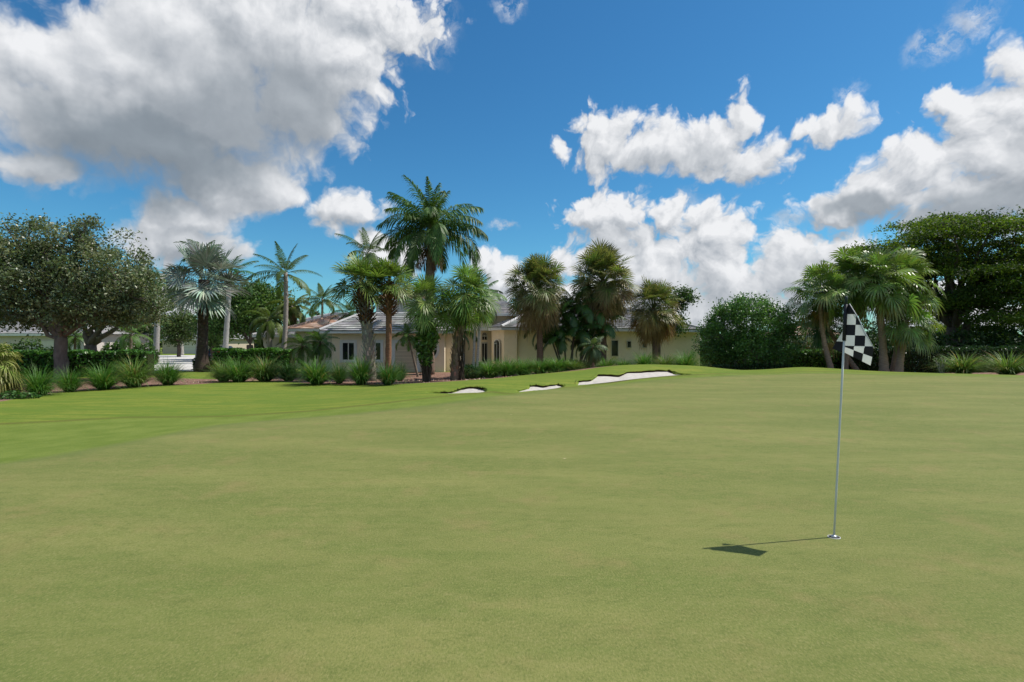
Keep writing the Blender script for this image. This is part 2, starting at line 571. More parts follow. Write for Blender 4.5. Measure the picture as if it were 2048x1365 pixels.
for (px, py, Y) in [(1000, 790, 17.7), (1400, 756, 24), (1560, 749, 26), (1750, 749, 26), (2048, 752, 26.5),
                    (1480, 740, 29.5), (1560, 737, 30), (1600, 734, 30), (1690, 739, 30), (1793, 744, 30), (1950, 748, 30), (2100, 752, 30),
                    (1084, 749, 25.5), (1150, 744, 26), (1199, 735, 27), (1258, 730, 28), (1305, 729, 28.5), (1351, 730, 29), (1398, 732, 29.3),
                    (1434, 736, 29.4), (1000, 756, 25), (953, 759, 25), (843, 766, 25)]:
    ctrl.append(tuple(P(px, py, Y)))

# bunkers: columns of (px, y front edge, y top of the sand, y grass lip, Y front, Y back)
BUNK = [
    [(850, 789, 788.5, 786, 18.6, 18.9), (880, 789, 787, 783.5, 18.5, 19.1), (905, 789, 787, 782, 18.4, 19.3), (922, 788.5, 781, 777, 18.4, 19.7),
     (938, 788, 777.5, 773.5, 18.5, 19.9), (956, 787.5, 778.5, 774, 18.6, 19.9), (970, 786, 782, 777, 18.8, 19.6), (977, 785, 784.5, 781, 19, 19.3)],
    [(1026, 788, 787.5, 786, 18.7, 18.9), (1034, 787.5, 785, 783, 18.8, 19.3), (1053, 786, 780, 777, 19, 20), (1058, 785.5, 774, 771, 19.1, 20.6),
     (1072, 784, 774, 770, 19.3, 20.7), (1087, 782.5, 776, 772.5, 19.5, 20.7), (1112, 779, 771, 768, 20, 21.2), (1123, 776.5, 774, 769.5, 20.4, 21.2),
     (1132, 774.5, 774, 771, 20.6, 21)],
    [(1151, 772, 771.5, 768, 21.2, 21.5), (1156, 771.5, 765, 761.5, 21.3, 22.3), (1182, 769, 763.5, 760.5, 21.6, 22.7), (1196, 767.5, 752.5, 749, 21.8, 24.2),
     (1215, 765.5, 753, 749.5, 22.1, 24.3), (1238, 762.5, 755, 751.5, 22.5, 24.4), (1254, 760.5, 747, 744, 22.8, 25.2), (1280, 757.5, 746.5, 743, 23.4, 25.6),
     (1305, 755, 744.5, 741, 24, 26), (1334, 752.5, 743.5, 740.5, 24.8, 26.4), (1347, 751.5, 748, 743.5, 25.1, 26.2), (1356, 750.5, 749.8, 746, 25.3, 25.8),
     (1384, 750.2, 750, 748, 25.5, 25.7)],
]
for bk in BUNK:
    for (px, yf, ys, yl, Yf, Yb) in bk[1:-1]:
        ctrl.append(tuple(P(px, yf, Yf)))
        ctrl.append(tuple(P(px, yl, Yb + .05)))
ctrl = np.array(ctrl)


def tps_fit(c):
    n = len(c)
    d = np.linalg.norm(c[:, None, :2] - c[None, :, :2], axis=-1)
    K = np.where(d > 0, d * d * np.log(np.maximum(d, 1e-9)), 0) + np.eye(n) * .02
    Pm = np.hstack([np.ones((n, 1)), c[:, :2]])
    A = np.zeros((n + 3, n + 3))
    A[:n, :n] = K
    A[:n, n:] = Pm
    A[n:, :n] = Pm.T
    return np.linalg.solve(A, np.concatenate([c[:, 2], np.zeros(3)]))


TPS = tps_fit(ctrl)


def sstep(x, a, b):
    t = np.clip((x - a) / (b - a), 0, 1)
    return t * t * (3 - 2 * t)


def base_ground(x, y):
    x, y = np.atleast_1d(np.asarray(x, float)), np.atleast_1d(np.asarray(y, float))
    out = np.empty(x.size)
    xf, yf = x.ravel(), y.ravel()
    for i in range(0, x.size, 20000):
        X, Yv = xf[i:i + 20000], yf[i:i + 20000]
        r2 = (X[:, None] - ctrl[None, :, 0]) ** 2 + (Yv[:, None] - ctrl[None, :, 1]) ** 2
        U = np.where(r2 > 0, .5 * r2 * np.log(np.maximum(r2, 1e-12)), 0)
        out[i:i + 20000] = U @ TPS[:-3] + TPS[-3] + TPS[-2] * X + TPS[-1] * Yv
    w = sstep(xf, -21, -16) * (1 - sstep(xf, 27, 34)) * (1 - sstep(yf, 30.5, 34.5))
    wn = sstep(yf, -1, 4)
    near = np.zeros_like(out)
    z = out * wn + near * (1 - wn)
    back = np.where(yf < 6, FAR_Z * sstep(np.abs(xf - 5), 14, 26), FAR_Z)
    z = z * w + back * (1 - w)
    return z.reshape(x.shape)


def gz(x, y):
    return float(base_ground([x], [y])[0])


_cache = {}


def ground_at(px, py):
    """where the line of sight through a pixel meets the ground"""
    key = (px, py)
    if key not in _cache:
        Ys = np.linspace(3, 120, 2400)
        X = (px - CX) * Ys / F
        zl = EYE - (py - CY) * Ys / F
        h = zl - base_ground(X, Ys)
        i = int(np.argmax(h <= 0)) if np.any(h <= 0) else len(Ys) - 1
        _cache[key] = (X[i], Ys[i], float(base_ground([X[i]], [Ys[i]])[0]))
    return np.array(_cache[key])


def at(px, Y):
    X = (px - CX) * Y / F
    return np.array([X, Y, gz(X, Y)])


def seg_dist(x, y, poly):
    d = np.full(x.shape, 1e9)
    inside = np.zeros(x.shape, bool)
    n = len(poly)
    for i in range(n):
        (ax, ay), (bx, by) = poly[i], poly[(i + 1) % n]
        ex, ey = bx - ax, by - ay
        t = np.clip(((x - ax) * ex + (y - ay) * ey) / (ex * ex + ey * ey + 1e-12), 0, 1)
        d = np.minimum(d, np.hypot(x - ax - t * ex, y - ay - t * ey))
        c = ((ay > y) != (by > y)) & (x < ex * (y - ay) / (ey if abs(ey) > 1e-12 else 1e-12) + ax)
        inside ^= c
    return np.where(inside, d, -d)


bpoly = []
for bk in BUNK:
    fr = [tuple(P(c[0], c[1], c[4])[:2]) for c in bk]
    bb = [tuple(P(c[0], c[3], c[5])[:2] + np.array([0, .24 * min(1, (c[1] - c[2]) / 3)])) for c in bk]
    bpoly.append(fr + bb[::-1])

gp = [(-700, 1010), (0, 928), (120, 908), (240, 886), (360, 862), (430, 850), (560, 838), (700, 828), (850, 812), (930, 800), (1000, 791),
      (1090, 781), (1180, 774), (1260, 765), (1370, 756), (1480, 750), (1600, 747), (1720, 748), (1860, 751), (2048, 755), (2400, 775)]
green_poly = [tuple(ground_at(*q)[:2]) for q in gp] + [(40, 6), (40, -25), (-30, -25)]
cp = [(-700, 900), (0, 850), (250, 838), (460, 834), (620, 824), (760, 810), (900, 793), (985, 785), (1030, 790), (1130, 777), (1200, 769), (1360, 752), (1600, 744),
      (1860, 748), (2048, 751), (2400, 768)]
collar_poly = [tuple(ground_at(*q)[:2]) for q in cp] + [(45, 6), (45, -30), (-40, -30)]
mp = [(-120, 830), (0, 806), (79, 792), (157, 781), (283, 774), (412, 767.5), (517, 761), (610, 766), (700, 770), (843, 766), (953, 759.5), (1040, 751.5),
      (1120, 744), (1170, 739)]
mulch_poly = [tuple(ground_at(*q)[:2]) for q in mp] + [(5.5, 28), (6, 31.5), (18, 33), (34, 31.5), (34, 35.5), (3, 35.8), (-12, 35.6), (-15, 32.8), (-17, 31.6), (-20.2, 31.2),
                                                      (-21.5, 30.4), (-26, 29.5), (-40, 27)]


def build_terrain():
    xs = np.concatenate([[-1500, -900, -500, -300, -180, -120, -85], np.arange(-66, -30, 2.0), np.arange(-30, -17, .35), np.arange(-17, -4.6, .11),
                         np.arange(-4.6, 9.6, .055), np.arange(9.6, 26, .12), np.arange(26, 40, .5), np.arange(40, 80, 3),
                         [90, 130, 190, 300, 500, 900, 1500]])
    ys = np.concatenate([[-300, -150, -80, -50, -35, -26, -18, -12, -8, -5, -3, -1.5], np.arange(0, 7, .14), np.arange(7, 17.8, .09),
                         np.arange(17.8, 27, .055), np.arange(27, 37, .11), np.arange(37, 62, .9), np.arange(62, 130, 5), [150, 200, 300, 500, 900, 1600]])
    X, Y = np.meshgrid(xs, ys)
    Z = base_ground(X, Y)
    # light undulation, so that the turf does not look ironed
    Z += .012 * np.sin(X * .9 + 1.3 * np.sin(Y * .5)) * np.sin(Y * .75) * sstep(Y, 5, 9) * (1 - sstep(Y, 36, 38))
    und = Z
    green = np.clip(.5 + seg_dist(X, Y, green_poly) / 1.2, 0, 1)
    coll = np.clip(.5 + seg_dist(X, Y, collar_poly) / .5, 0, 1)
    Z += .05 * (1 - coll) * sstep(Y, 6, 9) * (1 - sstep(X, 2, 5)) * (1 - sstep(Y, 19, 23))
    mulch = np.clip(.5 + seg_dist(X, Y, mulch_poly) / .25, 0, 1)
    near = (X > -4.6) & (X < 9.6) & (Y > 17) & (Y < 28)
    for bp in bpoly:
        s = np.full(X.shape, -1.0)
        s[near] = seg_dist(X[near], Y[near], bp)
        Z = Z - .35 * sstep(s, .06, .2)
    nx, ny = len(xs), len(ys)
    V = np.stack([X, Y, Z], -1).reshape(-1, 3)
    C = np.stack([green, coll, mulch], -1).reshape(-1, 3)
    i = np.arange(ny - 1)[:, None] * nx + np.arange(nx - 1)[None]
    Q = np.stack([i, i + 1, i + nx + 1, i + nx], -1).reshape(-1, 4)
    cm = C[Q].mean(1)
    isg = cm[:, 0] > .5
    ism = (cm[:, 2] > .5) & ~isg
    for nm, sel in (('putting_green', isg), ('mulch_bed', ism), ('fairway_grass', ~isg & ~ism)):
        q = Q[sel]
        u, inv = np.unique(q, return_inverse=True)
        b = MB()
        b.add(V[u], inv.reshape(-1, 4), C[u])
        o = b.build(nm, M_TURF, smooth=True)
        o['kind'] = 'structure'


build_terrain()


def strip(mb, rows, tint, mat=0):
    """a sheet through rows of points of equal length"""
    V = np.array(rows)
    a, b = V.shape[:2]
    i = np.arange(a - 1)[:, None] * b + np.arange(b - 1)[None]
    Q = np.stack([i, i + 1, i + b + 1, i + b], -1).reshape(-1, 4)
    mb.add(V.reshape(-1, 3), Q, tint, mat)


BL = ['small low sand bunker, leftmost of the three white bunkers', 'middle white sand bunker with a notched turf lip, between the smallest and the longest',
      'long white sand bunker climbing the mound, largest of the three']
for bk, lab in zip(BUNK, BL):
    a = np.array(bk)
    t = np.linspace(0, 1, len(a))
    tt = np.linspace(0, 1, 110)
    c = np.stack([np.interp(tt, t, a[:, k]) for k in range(6)], -1)
    ker = np.array([1, 2, 3, 2, 1]) / 9
    for k in range(1, 6):
        c[:, k] = np.convolve(np.pad(c[:, k], 2, mode='edge'), ker, 'valid')
    wob = np.convolve(rnd.normal(0, .06, len(tt) + 4), ker, 'valid')
    fr = np.array([P(r[0], r[1], r[4]) for r in c])
    sb = np.array([P(r[0], r[2], r[5]) for r in c])
    lp = np.array([P(r[0], r[3] - 1.8 * min(1, (r[1] - r[2]) / 3), r[5]) for r in c])
    lp[:, 1] += wob
    lp[:, 2] += np.convolve(rnd.normal(0, .016, len(tt) + 2), np.ones(3) / 3, 'valid')
    fr[:, 2] = base_ground(fr[:, 0], fr[:, 1])
    th = thing('sand_bunker', lab, 'bunker', (fr[len(fr) // 2][0], fr[len(fr) // 2][1], fr[len(fr) // 2][2]), 'sand bunkers beside the putting green')
    m = MB()
    rows = []
    for u in np.linspace(0, 1, 14):
        r = fr * (1 - u) + sb * u
        r[:, 2] += .014 - .05 * math.sin(u * math.pi) * np.clip((sb[:, 1] - fr[:, 1]) / 1.5, 0, 1)
        rows.append(r)
    strip(m, rows, (.7, .66, .6))
    m.build('sand', M_SAND, th, True)
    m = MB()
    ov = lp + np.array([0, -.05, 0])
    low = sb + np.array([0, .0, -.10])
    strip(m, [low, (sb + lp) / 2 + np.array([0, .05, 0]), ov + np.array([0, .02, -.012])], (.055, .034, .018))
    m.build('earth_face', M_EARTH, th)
    m = MB()
    bk1 = lp + np.array([0, .16, 0])
    bk1[:, 2] = np.maximum(base_ground(bk1[:, 0], bk1[:, 1]) + .02, lp[:, 2] + .004)
    bk2 = lp + np.array([0, .75, 0])
    bk2[:, 2] = base_ground(bk2[:, 0], bk2[:, 1]) - .03
    strip(m, [ov + np.array([0, 0, -.03]), ov + np.array([0, .01, .004]), bk1, bk2], (0, 0, 0))
    m.build('turf_lip', M_TURF, th, True)

# ------------------------------------------------------------------ plant builders (local coordinates, base at the origin)
def jit(c, a, n=None):
    c = np.asarray(c, float)
    k = 1 + rnd.normal(0, a, (n or 1, 1))
    h = 1 + rnd.normal(0, a * .35, (n or 1, 3))
    r = np.clip(c * k * h, .004, .9)
    return r if n else r[0]


def leaf_quads(mb, Cn, L, W, tint, up=.35, fold=True):
    n = len(Cn)
    nr = norm(rnd.normal(0, 1, (n, 3)) + np.array([0, 0, up]))
    a = norm(np.cross(nr, rnd.normal(0, 1, (n, 3))))
    b = np.cross(nr, a)
    l = L * rnd.uniform(.65, 1.25, (n, 1))
    w = W * rnd.uniform(.7, 1.2, (n, 1))
    V = np.stack([Cn - a * l, Cn + b * w - a * l * .1, Cn + a * l, Cn - b * w - a * l * .1], 1).reshape(-1, 3)
    Q = np.arange(4 * n).reshape(-1, 4)
    mb.add(V, Q, np.repeat(tint, 4, 0))


def pinnate(mb, base, az, e0, L, curve, nl, ll, lw, tint, lift=.25, hang=.5, plum=0.0, twist=0.0, rach=(.10, .12, .04)):
    ns = 12
    t = np.linspace(0, 1, ns + 1)
    pit = e0 - curve * t ** 1.25
    st = L / ns
    r = np.concatenate([[0], np.cumsum(np.cos(pit[:-1]) * st)])
    z = np.concatenate([[0], np.cumsum(np.sin(pit[:-1]) * st)])
    ca, sa = math.cos(az), math.sin(az)
    pts = np.stack([r * ca, r * sa, z], -1) + base
    mb.tube(pts, np.linspace(.022, .004, ns + 1) * (L / 3) ** .5, 3, rach, cap=False)
    tl = np.linspace(.14, .995, nl)
    p = np.stack([np.interp(tl, t, pts[:, k]) for k in range(3)], -1)
    pi_ = np.interp(tl, t, pit)
    fwd = np.stack([np.cos(pi_) * ca, np.cos(pi_) * sa, np.sin(pi_)], -1)
    side0 = np.array([-sa, ca, 0.0])
    up0 = np.cross(fwd, side0)
    for sg in (-1, 1):
        ang = np.interp(tl, [0, .5, 1], [1.15, .95, .35]) + rnd.normal(0, .07, nl)
        roll = twist + lift * sg + (rnd.uniform(-plum, plum, nl) if plum else 0)
        side = side0 * np.cos(roll if np.ndim(roll) else np.full(nl, roll))[:, None] + up0 * np.sin(np.abs(lift) + (roll - twist - lift * sg if plum else np.zeros(nl)))[:, None]
        d = norm(fwd * np.cos(ang)[:, None] + sg * side * np.sin(ang)[:, None] if not plum else
                 fwd * np.cos(ang)[:, None] + (sg * side0 * np.cos(roll)[:, None] + up0 * np.sin(roll)[:, None]) * np.sin(ang)[:, None])
        ln = ll * np.clip(np.sin(math.pi * (tl * .78 + .16)), .12, 1) ** .7 * rnd.uniform(.85, 1.1, nl)
        g = np.array([0, 0, -1.0])
        mid = p + d * (ln * .52)[:, None] + g * (ln * hang * .14)[:, None]
        tip = p + d * (ln * .93)[:, None] + g * (ln * hang * .6)[:, None]
        wv = norm(np.cross(d, np.cross(fwd, d)) + 1e-6) * (lw * .5)
        wv = norm(fwd - d * np.sum(fwd * d, -1, keepdims=True)) * (lw * .5)
        V = np.stack([p - wv * .6, p + wv * .6, mid + wv, mid - wv, tip], 1).reshape(-1, 3)
        i = np.arange(nl)[:, None] * 5
        mb.add(V, [np.hstack([i, i + 1, i + 2, i + 3]), np.hstack([i + 3, i + 2, i + 4])],
               np.repeat(jit(tint, .10, nl), 5, 0))


def fan(mb, base, az, e0, pet, Rb, tint, nseg=30, spread=2.6, bend=.5, droop=.35, split=.45, fold=.25, ptint=(.10, .14, .05), tiptint=None, arch=.35):
    ca, sa = math.cos(az), math.sin(az)
    hz = np.array([ca, sa, 0])
    zz = np.array([0, 0, 1.0])
    ns = 5
    t = np.linspace(0, 1, ns)
    e = e0 - arch * t ** 1.5
    pts = np.zeros((ns, 3))
    for k in range(1, ns):
        pts[k] = pts[k - 1] + (hz * math.cos(e[k - 1]) + zz * math.sin(e[k - 1])) * pet / (ns - 1)
    pts += base
    mb.tube(pts, np.linspace(.024, .013, ns), 3, ptint, cap=False)
    c = pts[-1]
    eb = e[-1] - bend
    f = hz * math.cos(eb) + zz * math.sin(eb)
    s = np.array([-sa, ca, 0])
    rl = rnd.normal(0, .5)
    u = np.cross(f, s)
    s, u = s * math.cos(rl) + u * math.sin(rl), u * math.cos(rl) - s * math.sin(rl)
    if u[2] < 0 and abs(eb) < 1.2:
        u = -u
    ph = np.linspace(-spread, spread, nseg) + rnd.normal(0, .02, nseg)
    dph = 2 * spread / nseg * .5
    R_ = Rb * (.80 + .20 * np.cos(ph * .6)) * rnd.uniform(.82, 1.06, nseg)
    alt = np.where(np.arange(nseg) % 2, 1, -1) * .02

    def at_(r, a, dz, dr):
        d = f * np.cos(a)[:, None] + s * np.sin(a)[:, None]
        return c + d * r[:, None] + u * (np.abs(np.sin(a)) * r * fold + dz)[:, None] - zz * dr[:, None]
    o1, o2 = split, split + (1 - split) * .55
    d1 = droop * R_ * .10
    d2 = droop * R_ * .40
    d3 = droop * R_ * rnd.uniform(.8, 1.25, nseg)
    mL = at_(R_ * o1, ph - dph, alt, d1)
    mR = at_(R_ * o1, ph + dph, alt, d1)
    qL = at_(R_ * o2, ph - dph * .46, alt, d2)
    qR = at_(R_ * o2, ph + dph * .46, alt, d2)
    tp = at_(R_ * np.where(droop > .6, .93, 1.0), ph, alt, d3)
    V = np.stack([np.repeat(c[None], nseg, 0), mL, mR, qL, qR, tp], 1).reshape(-1, 3)
    i = np.arange(nseg)[:, None] * 6
    T = np.repeat(jit(tint, .20, nseg)[:, None, :], 6, 1)
    if tiptint is not None:
        T[:, 5] = tiptint
        T[:, 3:5] = .55 * T[:, 3:5] + .45 * np.asarray(tiptint)
    mb.add(V, [np.hstack([i, i + 2, i + 1]), np.hstack([i + 1, i + 2, i + 4, i + 3]), np.hstack([i + 3, i + 4, i + 5])], T.reshape(-1, 3))


GA = 2.39996


def fan_crown(top, n, pet, Rb, hi, lo, tint, old=None, oldfrac=0.0, nseg=28, droop=(.2, .6), bend=(.2, .9), spread=2.4, tip=None, split=.45, power=1.0, shaft=.5, fold=.25, petv=.2):
    """crown of fan leaves round the top of a palm; returns the living and the dry leaves"""
    live, dry = MB(), MB()
    for k in range(n):
        a = (k + .5) / n
        e = hi + (lo - hi) * a ** power + rnd.normal(0, .13)
        az = k * GA + rnd.normal(0, .35)
        b = np.array(top) + np.array([0, 0, -shaft * a])
        isold = a > 1 - oldfrac
        tt = jit(tint, .14)
        if isold:
            tt = jit(old, .18)
        elif oldfrac and a > 1 - oldfrac * 1.7 and rnd.random() < .5:
            tt = .5 * tt + .5 * jit(old, .1)
        dr = droop[0] + (droop[1] - droop[0]) * a
        fan(dry if isold else live, b, az, e, pet * rnd.uniform(1 - petv, 1 + petv) * (.85 if isold else 1), Rb * rnd.uniform(.85, 1.1), tt, nseg,
            spread * (.75 if isold else 1), bend[0] + (bend[1] - bend[0]) * a + rnd.normal(0, .25), dr * rnd.uniform(.6, 1.3) * (1.2 if isold else 1), split, fold if not isold else .5,
            (.13, .16, .06) if not isold else (.16, .11, .06), tip)
    return live, dry


def curve_pts(a, b, n=9, bow=(0, 0), wob=0.0):
    a, b = np.array(a, float), np.array(b, float)
    t = np.linspace(0, 1, n)[:, None]
    p = a * (1 - t) + b * t
    s = np.sin(t[:, 0] * math.pi)
    p[:, 0] += s * bow[0]
    p[:, 1] += s * bow[1]
    if wob:
        w = rnd.normal(0, wob, (n, 3))
        w[0] = w[-1] = 0
        p += w
    return p


def boots(mb, path, r0, z0, z1, n, L, W, tint, flare=.9, seedaz=0.0):
    """cut leaf bases that clothe a palm trunk"""
    path = np.asarray(path)
    for k in range(n):
        u = (k + .5) / n
        z = z0 + (z1 - z0) * u
        c = np.array([np.interp(z, path[:, 2], path[:, 0]), np.interp(z, path[:, 2], path[:, 1]), z])
        az = seedaz + k * GA
        rr = r0(u) if callable(r0) else r0
        h = np.array([math.cos(az), math.sin(az), 0])
        s = np.array([-math.sin(az), math.cos(az), 0])
        l = L * rnd.uniform(.75, 1.25)
        b = c + h * rr * .85
        fl = flare * rnd.uniform(.6, 1.3)
        tipc = b + (h * math.sin(fl) + np.array([0, 0, math.cos(fl)])) * l
        n_ = norm(np.cross(s, tipc - b))
        w0, w1 = W, W * .55
        th = .02
        V = [b - s * w0, b + s * w0, tipc + s * w1, tipc - s * w1, b - s * w0 + n_ * th, b + s * w0 + n_ * th, tipc + s * w1 + n_ * th, tipc - s * w1 + n_ * th]
        mb.add(V, np.array([(0, 3, 2, 1), (4, 5, 6, 7), (0, 1, 5, 4), (1, 2, 6, 5), (2, 3, 7, 6), (3, 0, 4, 7)]), jit(tint, .25))


def grass_mesh(n=420, h=1.15, spread=.16, tint=(.062, .150, .030), dry=.1):
    mb = MB()
    ns = 5
    t = np.linspace(0, 1, ns)
    for k in range(n):
        az = rnd.uniform(0, 2 * math.pi)
        rr = spread * math.sqrt(rnd.random())
        b = np.array([math.cos(az) * rr, math.sin(az) * rr, 0])
        az += rnd.normal(0, .5)
        L = h * rnd.uniform(.55, 1.4)
        e = rnd.uniform(.55, 1.5)
        cv = rnd.uniform(.6, 2.1)
        pit = e - cv * t ** 1.4
        r = np.concatenate([[0], np.cumsum(np.cos(pit[:-1]) * L / (ns - 1))])
        z = np.concatenate([[0], np.cumsum(np.sin(pit[:-1]) * L / (ns - 1))])
        hv = np.array([math.cos(az), math.sin(az), 0])
        p = b + r[:, None] * hv + z[:, None] * np.array([0, 0, 1.0])
        p[:, 2] = np.maximum(p[:, 2], .01)
        s = np.array([-math.sin(az), math.cos(az), 0])
        w = np.array([.006, .008, .0075, .0055, .001])[:, None]
        V = np.stack([p - s * w, p + s * w], 1).reshape(-1, 3)
        i = np.arange(ns - 1)[:, None] * 2
        tt = jit(tint, .2) if rnd.random() > dry else jit((.30, .24, .10), .2)
        mb.add(V, np.hstack([i, i + 1, i + 3, i + 2]), tt)
    return mb


# ------------------------------------------------------------------ leafy trees
def leafy(root, blobs, fork, nclump, nleaf, crad, L, W, tints, trunks, limb=.11, up=.35, flat=.7, shell=.55, mat=None, limb_n=9, bark=(.13, .10, .08), cname='crown', over=None):
    """crown of many leaf clumps carried by limbs; blobs are ellipsoids in local coordinates"""
    blobs = np.array(blobs, float)
    vol = np.prod(blobs[:, 3:6], 1) ** .75
    pick = rnd.choice(len(blobs), nclump, p=vol / vol.sum())
    d = norm(rnd.normal(0, 1, (nclump, 3)))
    rr = rnd.uniform(shell ** 2, 1, (nclump, 1)) ** .5
    cc = blobs[pick, :3] + d * rr * blobs[pick, 3:6]
    tr = MB()
    for path, rad in trunks:
        tr.tube(path, rad, 9, bark, jitter=.10)
    fork = np.array(fork, float)
    lp = []
    for k in range(limb_n):
        b = blobs[k % len(blobs)]
        q = b[:3] + norm(rnd.normal(0, 1, 3)) * b[3:6] * rnd.uniform(.1, .5)
        f = fork + np.array([0, 0, rnd.uniform(-.2, .35)])
        pts = curve_pts(f, q, 7, wob=.10 * np.linalg.norm(q - f) / 3)
        pts[:, 2] += np.sin(np.linspace(0, math.pi, 7)) * .12 * np.linalg.norm((q - f)[:2])
        tr.tube(pts, np.linspace(limb, limb * .3, 7), 6, bark, cap=False)
        lp.append(pts[2:])
    lp = np.concatenate(lp)
    for c in cc[::2]:
        j = np.argmin(np.linalg.norm(lp - c, axis=1) + np.maximum(lp[:, 2] - c[2], 0))
        pts = curve_pts(lp[j], c, 5, wob=.06)
        tr.tube(pts, np.linspace(limb * .26, .008, 5), 4, bark, cap=False)
    cr = MB()
    tints = np.array(tints, float)
    for c in cc:
        m = int(nleaf * rnd.uniform(.6, 1.4))
        q = rnd.normal(0, 1, (m, 3)) * np.array([1, 1, flat]) * crad * rnd.uniform(.7, 1.25)
        tn = tints[rnd.integers(len(tints))]
        leaf_quads(cr, c + q, L, W, jit(tn * rnd.uniform(.8, 1.25), .2, m), up)
    tr.build('trunk', M_BARK, root, True, world_xyz=False)
    cr.build(cname, mat or M_LEAF, root, world_xyz=False)


def bush(name, label, cat, loc, blobs, n, L, W, tints, group=None, mat=None, up=.4, core=.72, twig=(.07, .055, .04)):
    root = thing(name, label, cat, loc, group)
    mb, tw = MB(), MB()
    blobs = np.array(blobs, float)
    a = (blobs[:, 3] * blobs[:, 5] + blobs[:, 3] * blobs[:, 4])
    for b, w in zip(blobs, a / a.sum()):
        m = int(n * w)
        d = norm(rnd.normal(0, 1, (m, 3)))
        r = rnd.uniform(.55, 1.04, (m, 1)) ** .6
        bump = 1 + .13 * np.sin(d[:, :1] * 7 + b[0]) * np.sin(d[:, 1:2] * 6 + b[1]) + .1 * np.sin(d[:, 2:3] * 9)
        q = b[:3] + d * r * b[3:6] * bump
        q[:, 2] = np.maximum(q[:, 2], .02)
        leaf_quads(mb, q, L, W, np.concatenate([jit(np.array(tints[rnd.integers(len(tints))]), .22, 1) for _ in range(m)]) if m < 4000 else jit(np.array(tints)[rnd.integers(len(tints), size=m)], .22, m), up)
        for _ in range(7):
            e = b[:3] + norm(rnd.normal(0, 1, 3)) * b[3:6] * .8
            tw.tube(curve_pts((b[0] * .5 + rnd.normal(0, .08), b[1] * .5 + rnd.normal(0, .08), 0), (e[0], e[1], max(e[2], .15)), 5, wob=.05), np.linspace(.03, .006, 5), 4, twig, cap=False)
    tw.build('stems', M_BARK, root, world_xyz=False)
    mb.build('foliage', mat or M_LEAF, root, world_xyz=False)
    return root


def hedge(name, label, path, w, h, n, L, W, tints, group=None, mat=None, base=None):
    """clipped hedge along a path of ground points"""
    path = np.array(path, float)
    root = thing(name, label, 'hedge', path[0], group)
    org = path[0]
    p = path - org
    seg = np.linalg.norm(np.diff(p[:, :2], axis=0), axis=1)
    cum = np.concatenate([[0], np.cumsum(seg)])
    mb, core = MB(), MB()
    s = rnd.uniform(0, cum[-1], n)
    c = np.stack([np.interp(s, cum, p[:, k]) for k in range(3)], -1)
    idx = np.clip(np.searchsorted(cum, s) - 1, 0, len(seg) - 1)
    dr = norm(np.diff(p, axis=0)[:, :2])[idx]
    sd = np.stack([-dr[:, 1], dr[:, 0]], -1)
    face = rnd.random(n)
    u = rnd.uniform(-1, 1, n)
    v = rnd.uniform(0, 1, n)
    top = face < .34
    lat = np.where(top, u, np.sign(u) * (1 - np.abs(rnd.normal(0, .16, n)))) * w / 2
    zz = np.where(top, 1 - np.abs(rnd.normal(0, .05, n)), v) * h
    lump = .06 * np.sin(s * 2.3) + .05 * np.sin(s * 5.1 + 1)
    c[:, :2] += sd * (lat * (1 + lump))[:, None]
    c[:, 2] += zz * (1 + lump * .6)
    leaf_quads(mb, c, L, W, jit(np.array(tints)[rnd.integers(len(tints), size=n)], .2, n), .35)
    for k in range(len(p) - 1):
        d2 = norm((p[k + 1] - p[k])[:2])
        s2 = np.array([-d2[1], d2[0], 0]) * w * .36
        a, b = p[k], p[k + 1]
        z = np.array([0, 0, h * .86])
        V = [a - s2, b - s2, b + s2, a + s2, a - s2 + z, b - s2 + z, b + s2 + z, a + s2 + z]
        core.add(V, np.array([(0, 3, 2, 1), (4, 5, 6, 7), (0, 1, 5, 4), (1, 2, 6, 5), (2, 3, 7, 6), (3, 0, 4, 7)]), (.03, .035, .015))
    core.build('branches', M_BARK, root, world_xyz=False)
    mb.build('foliage', mat or M_GLOSSY, root, world_xyz=False)
    return root


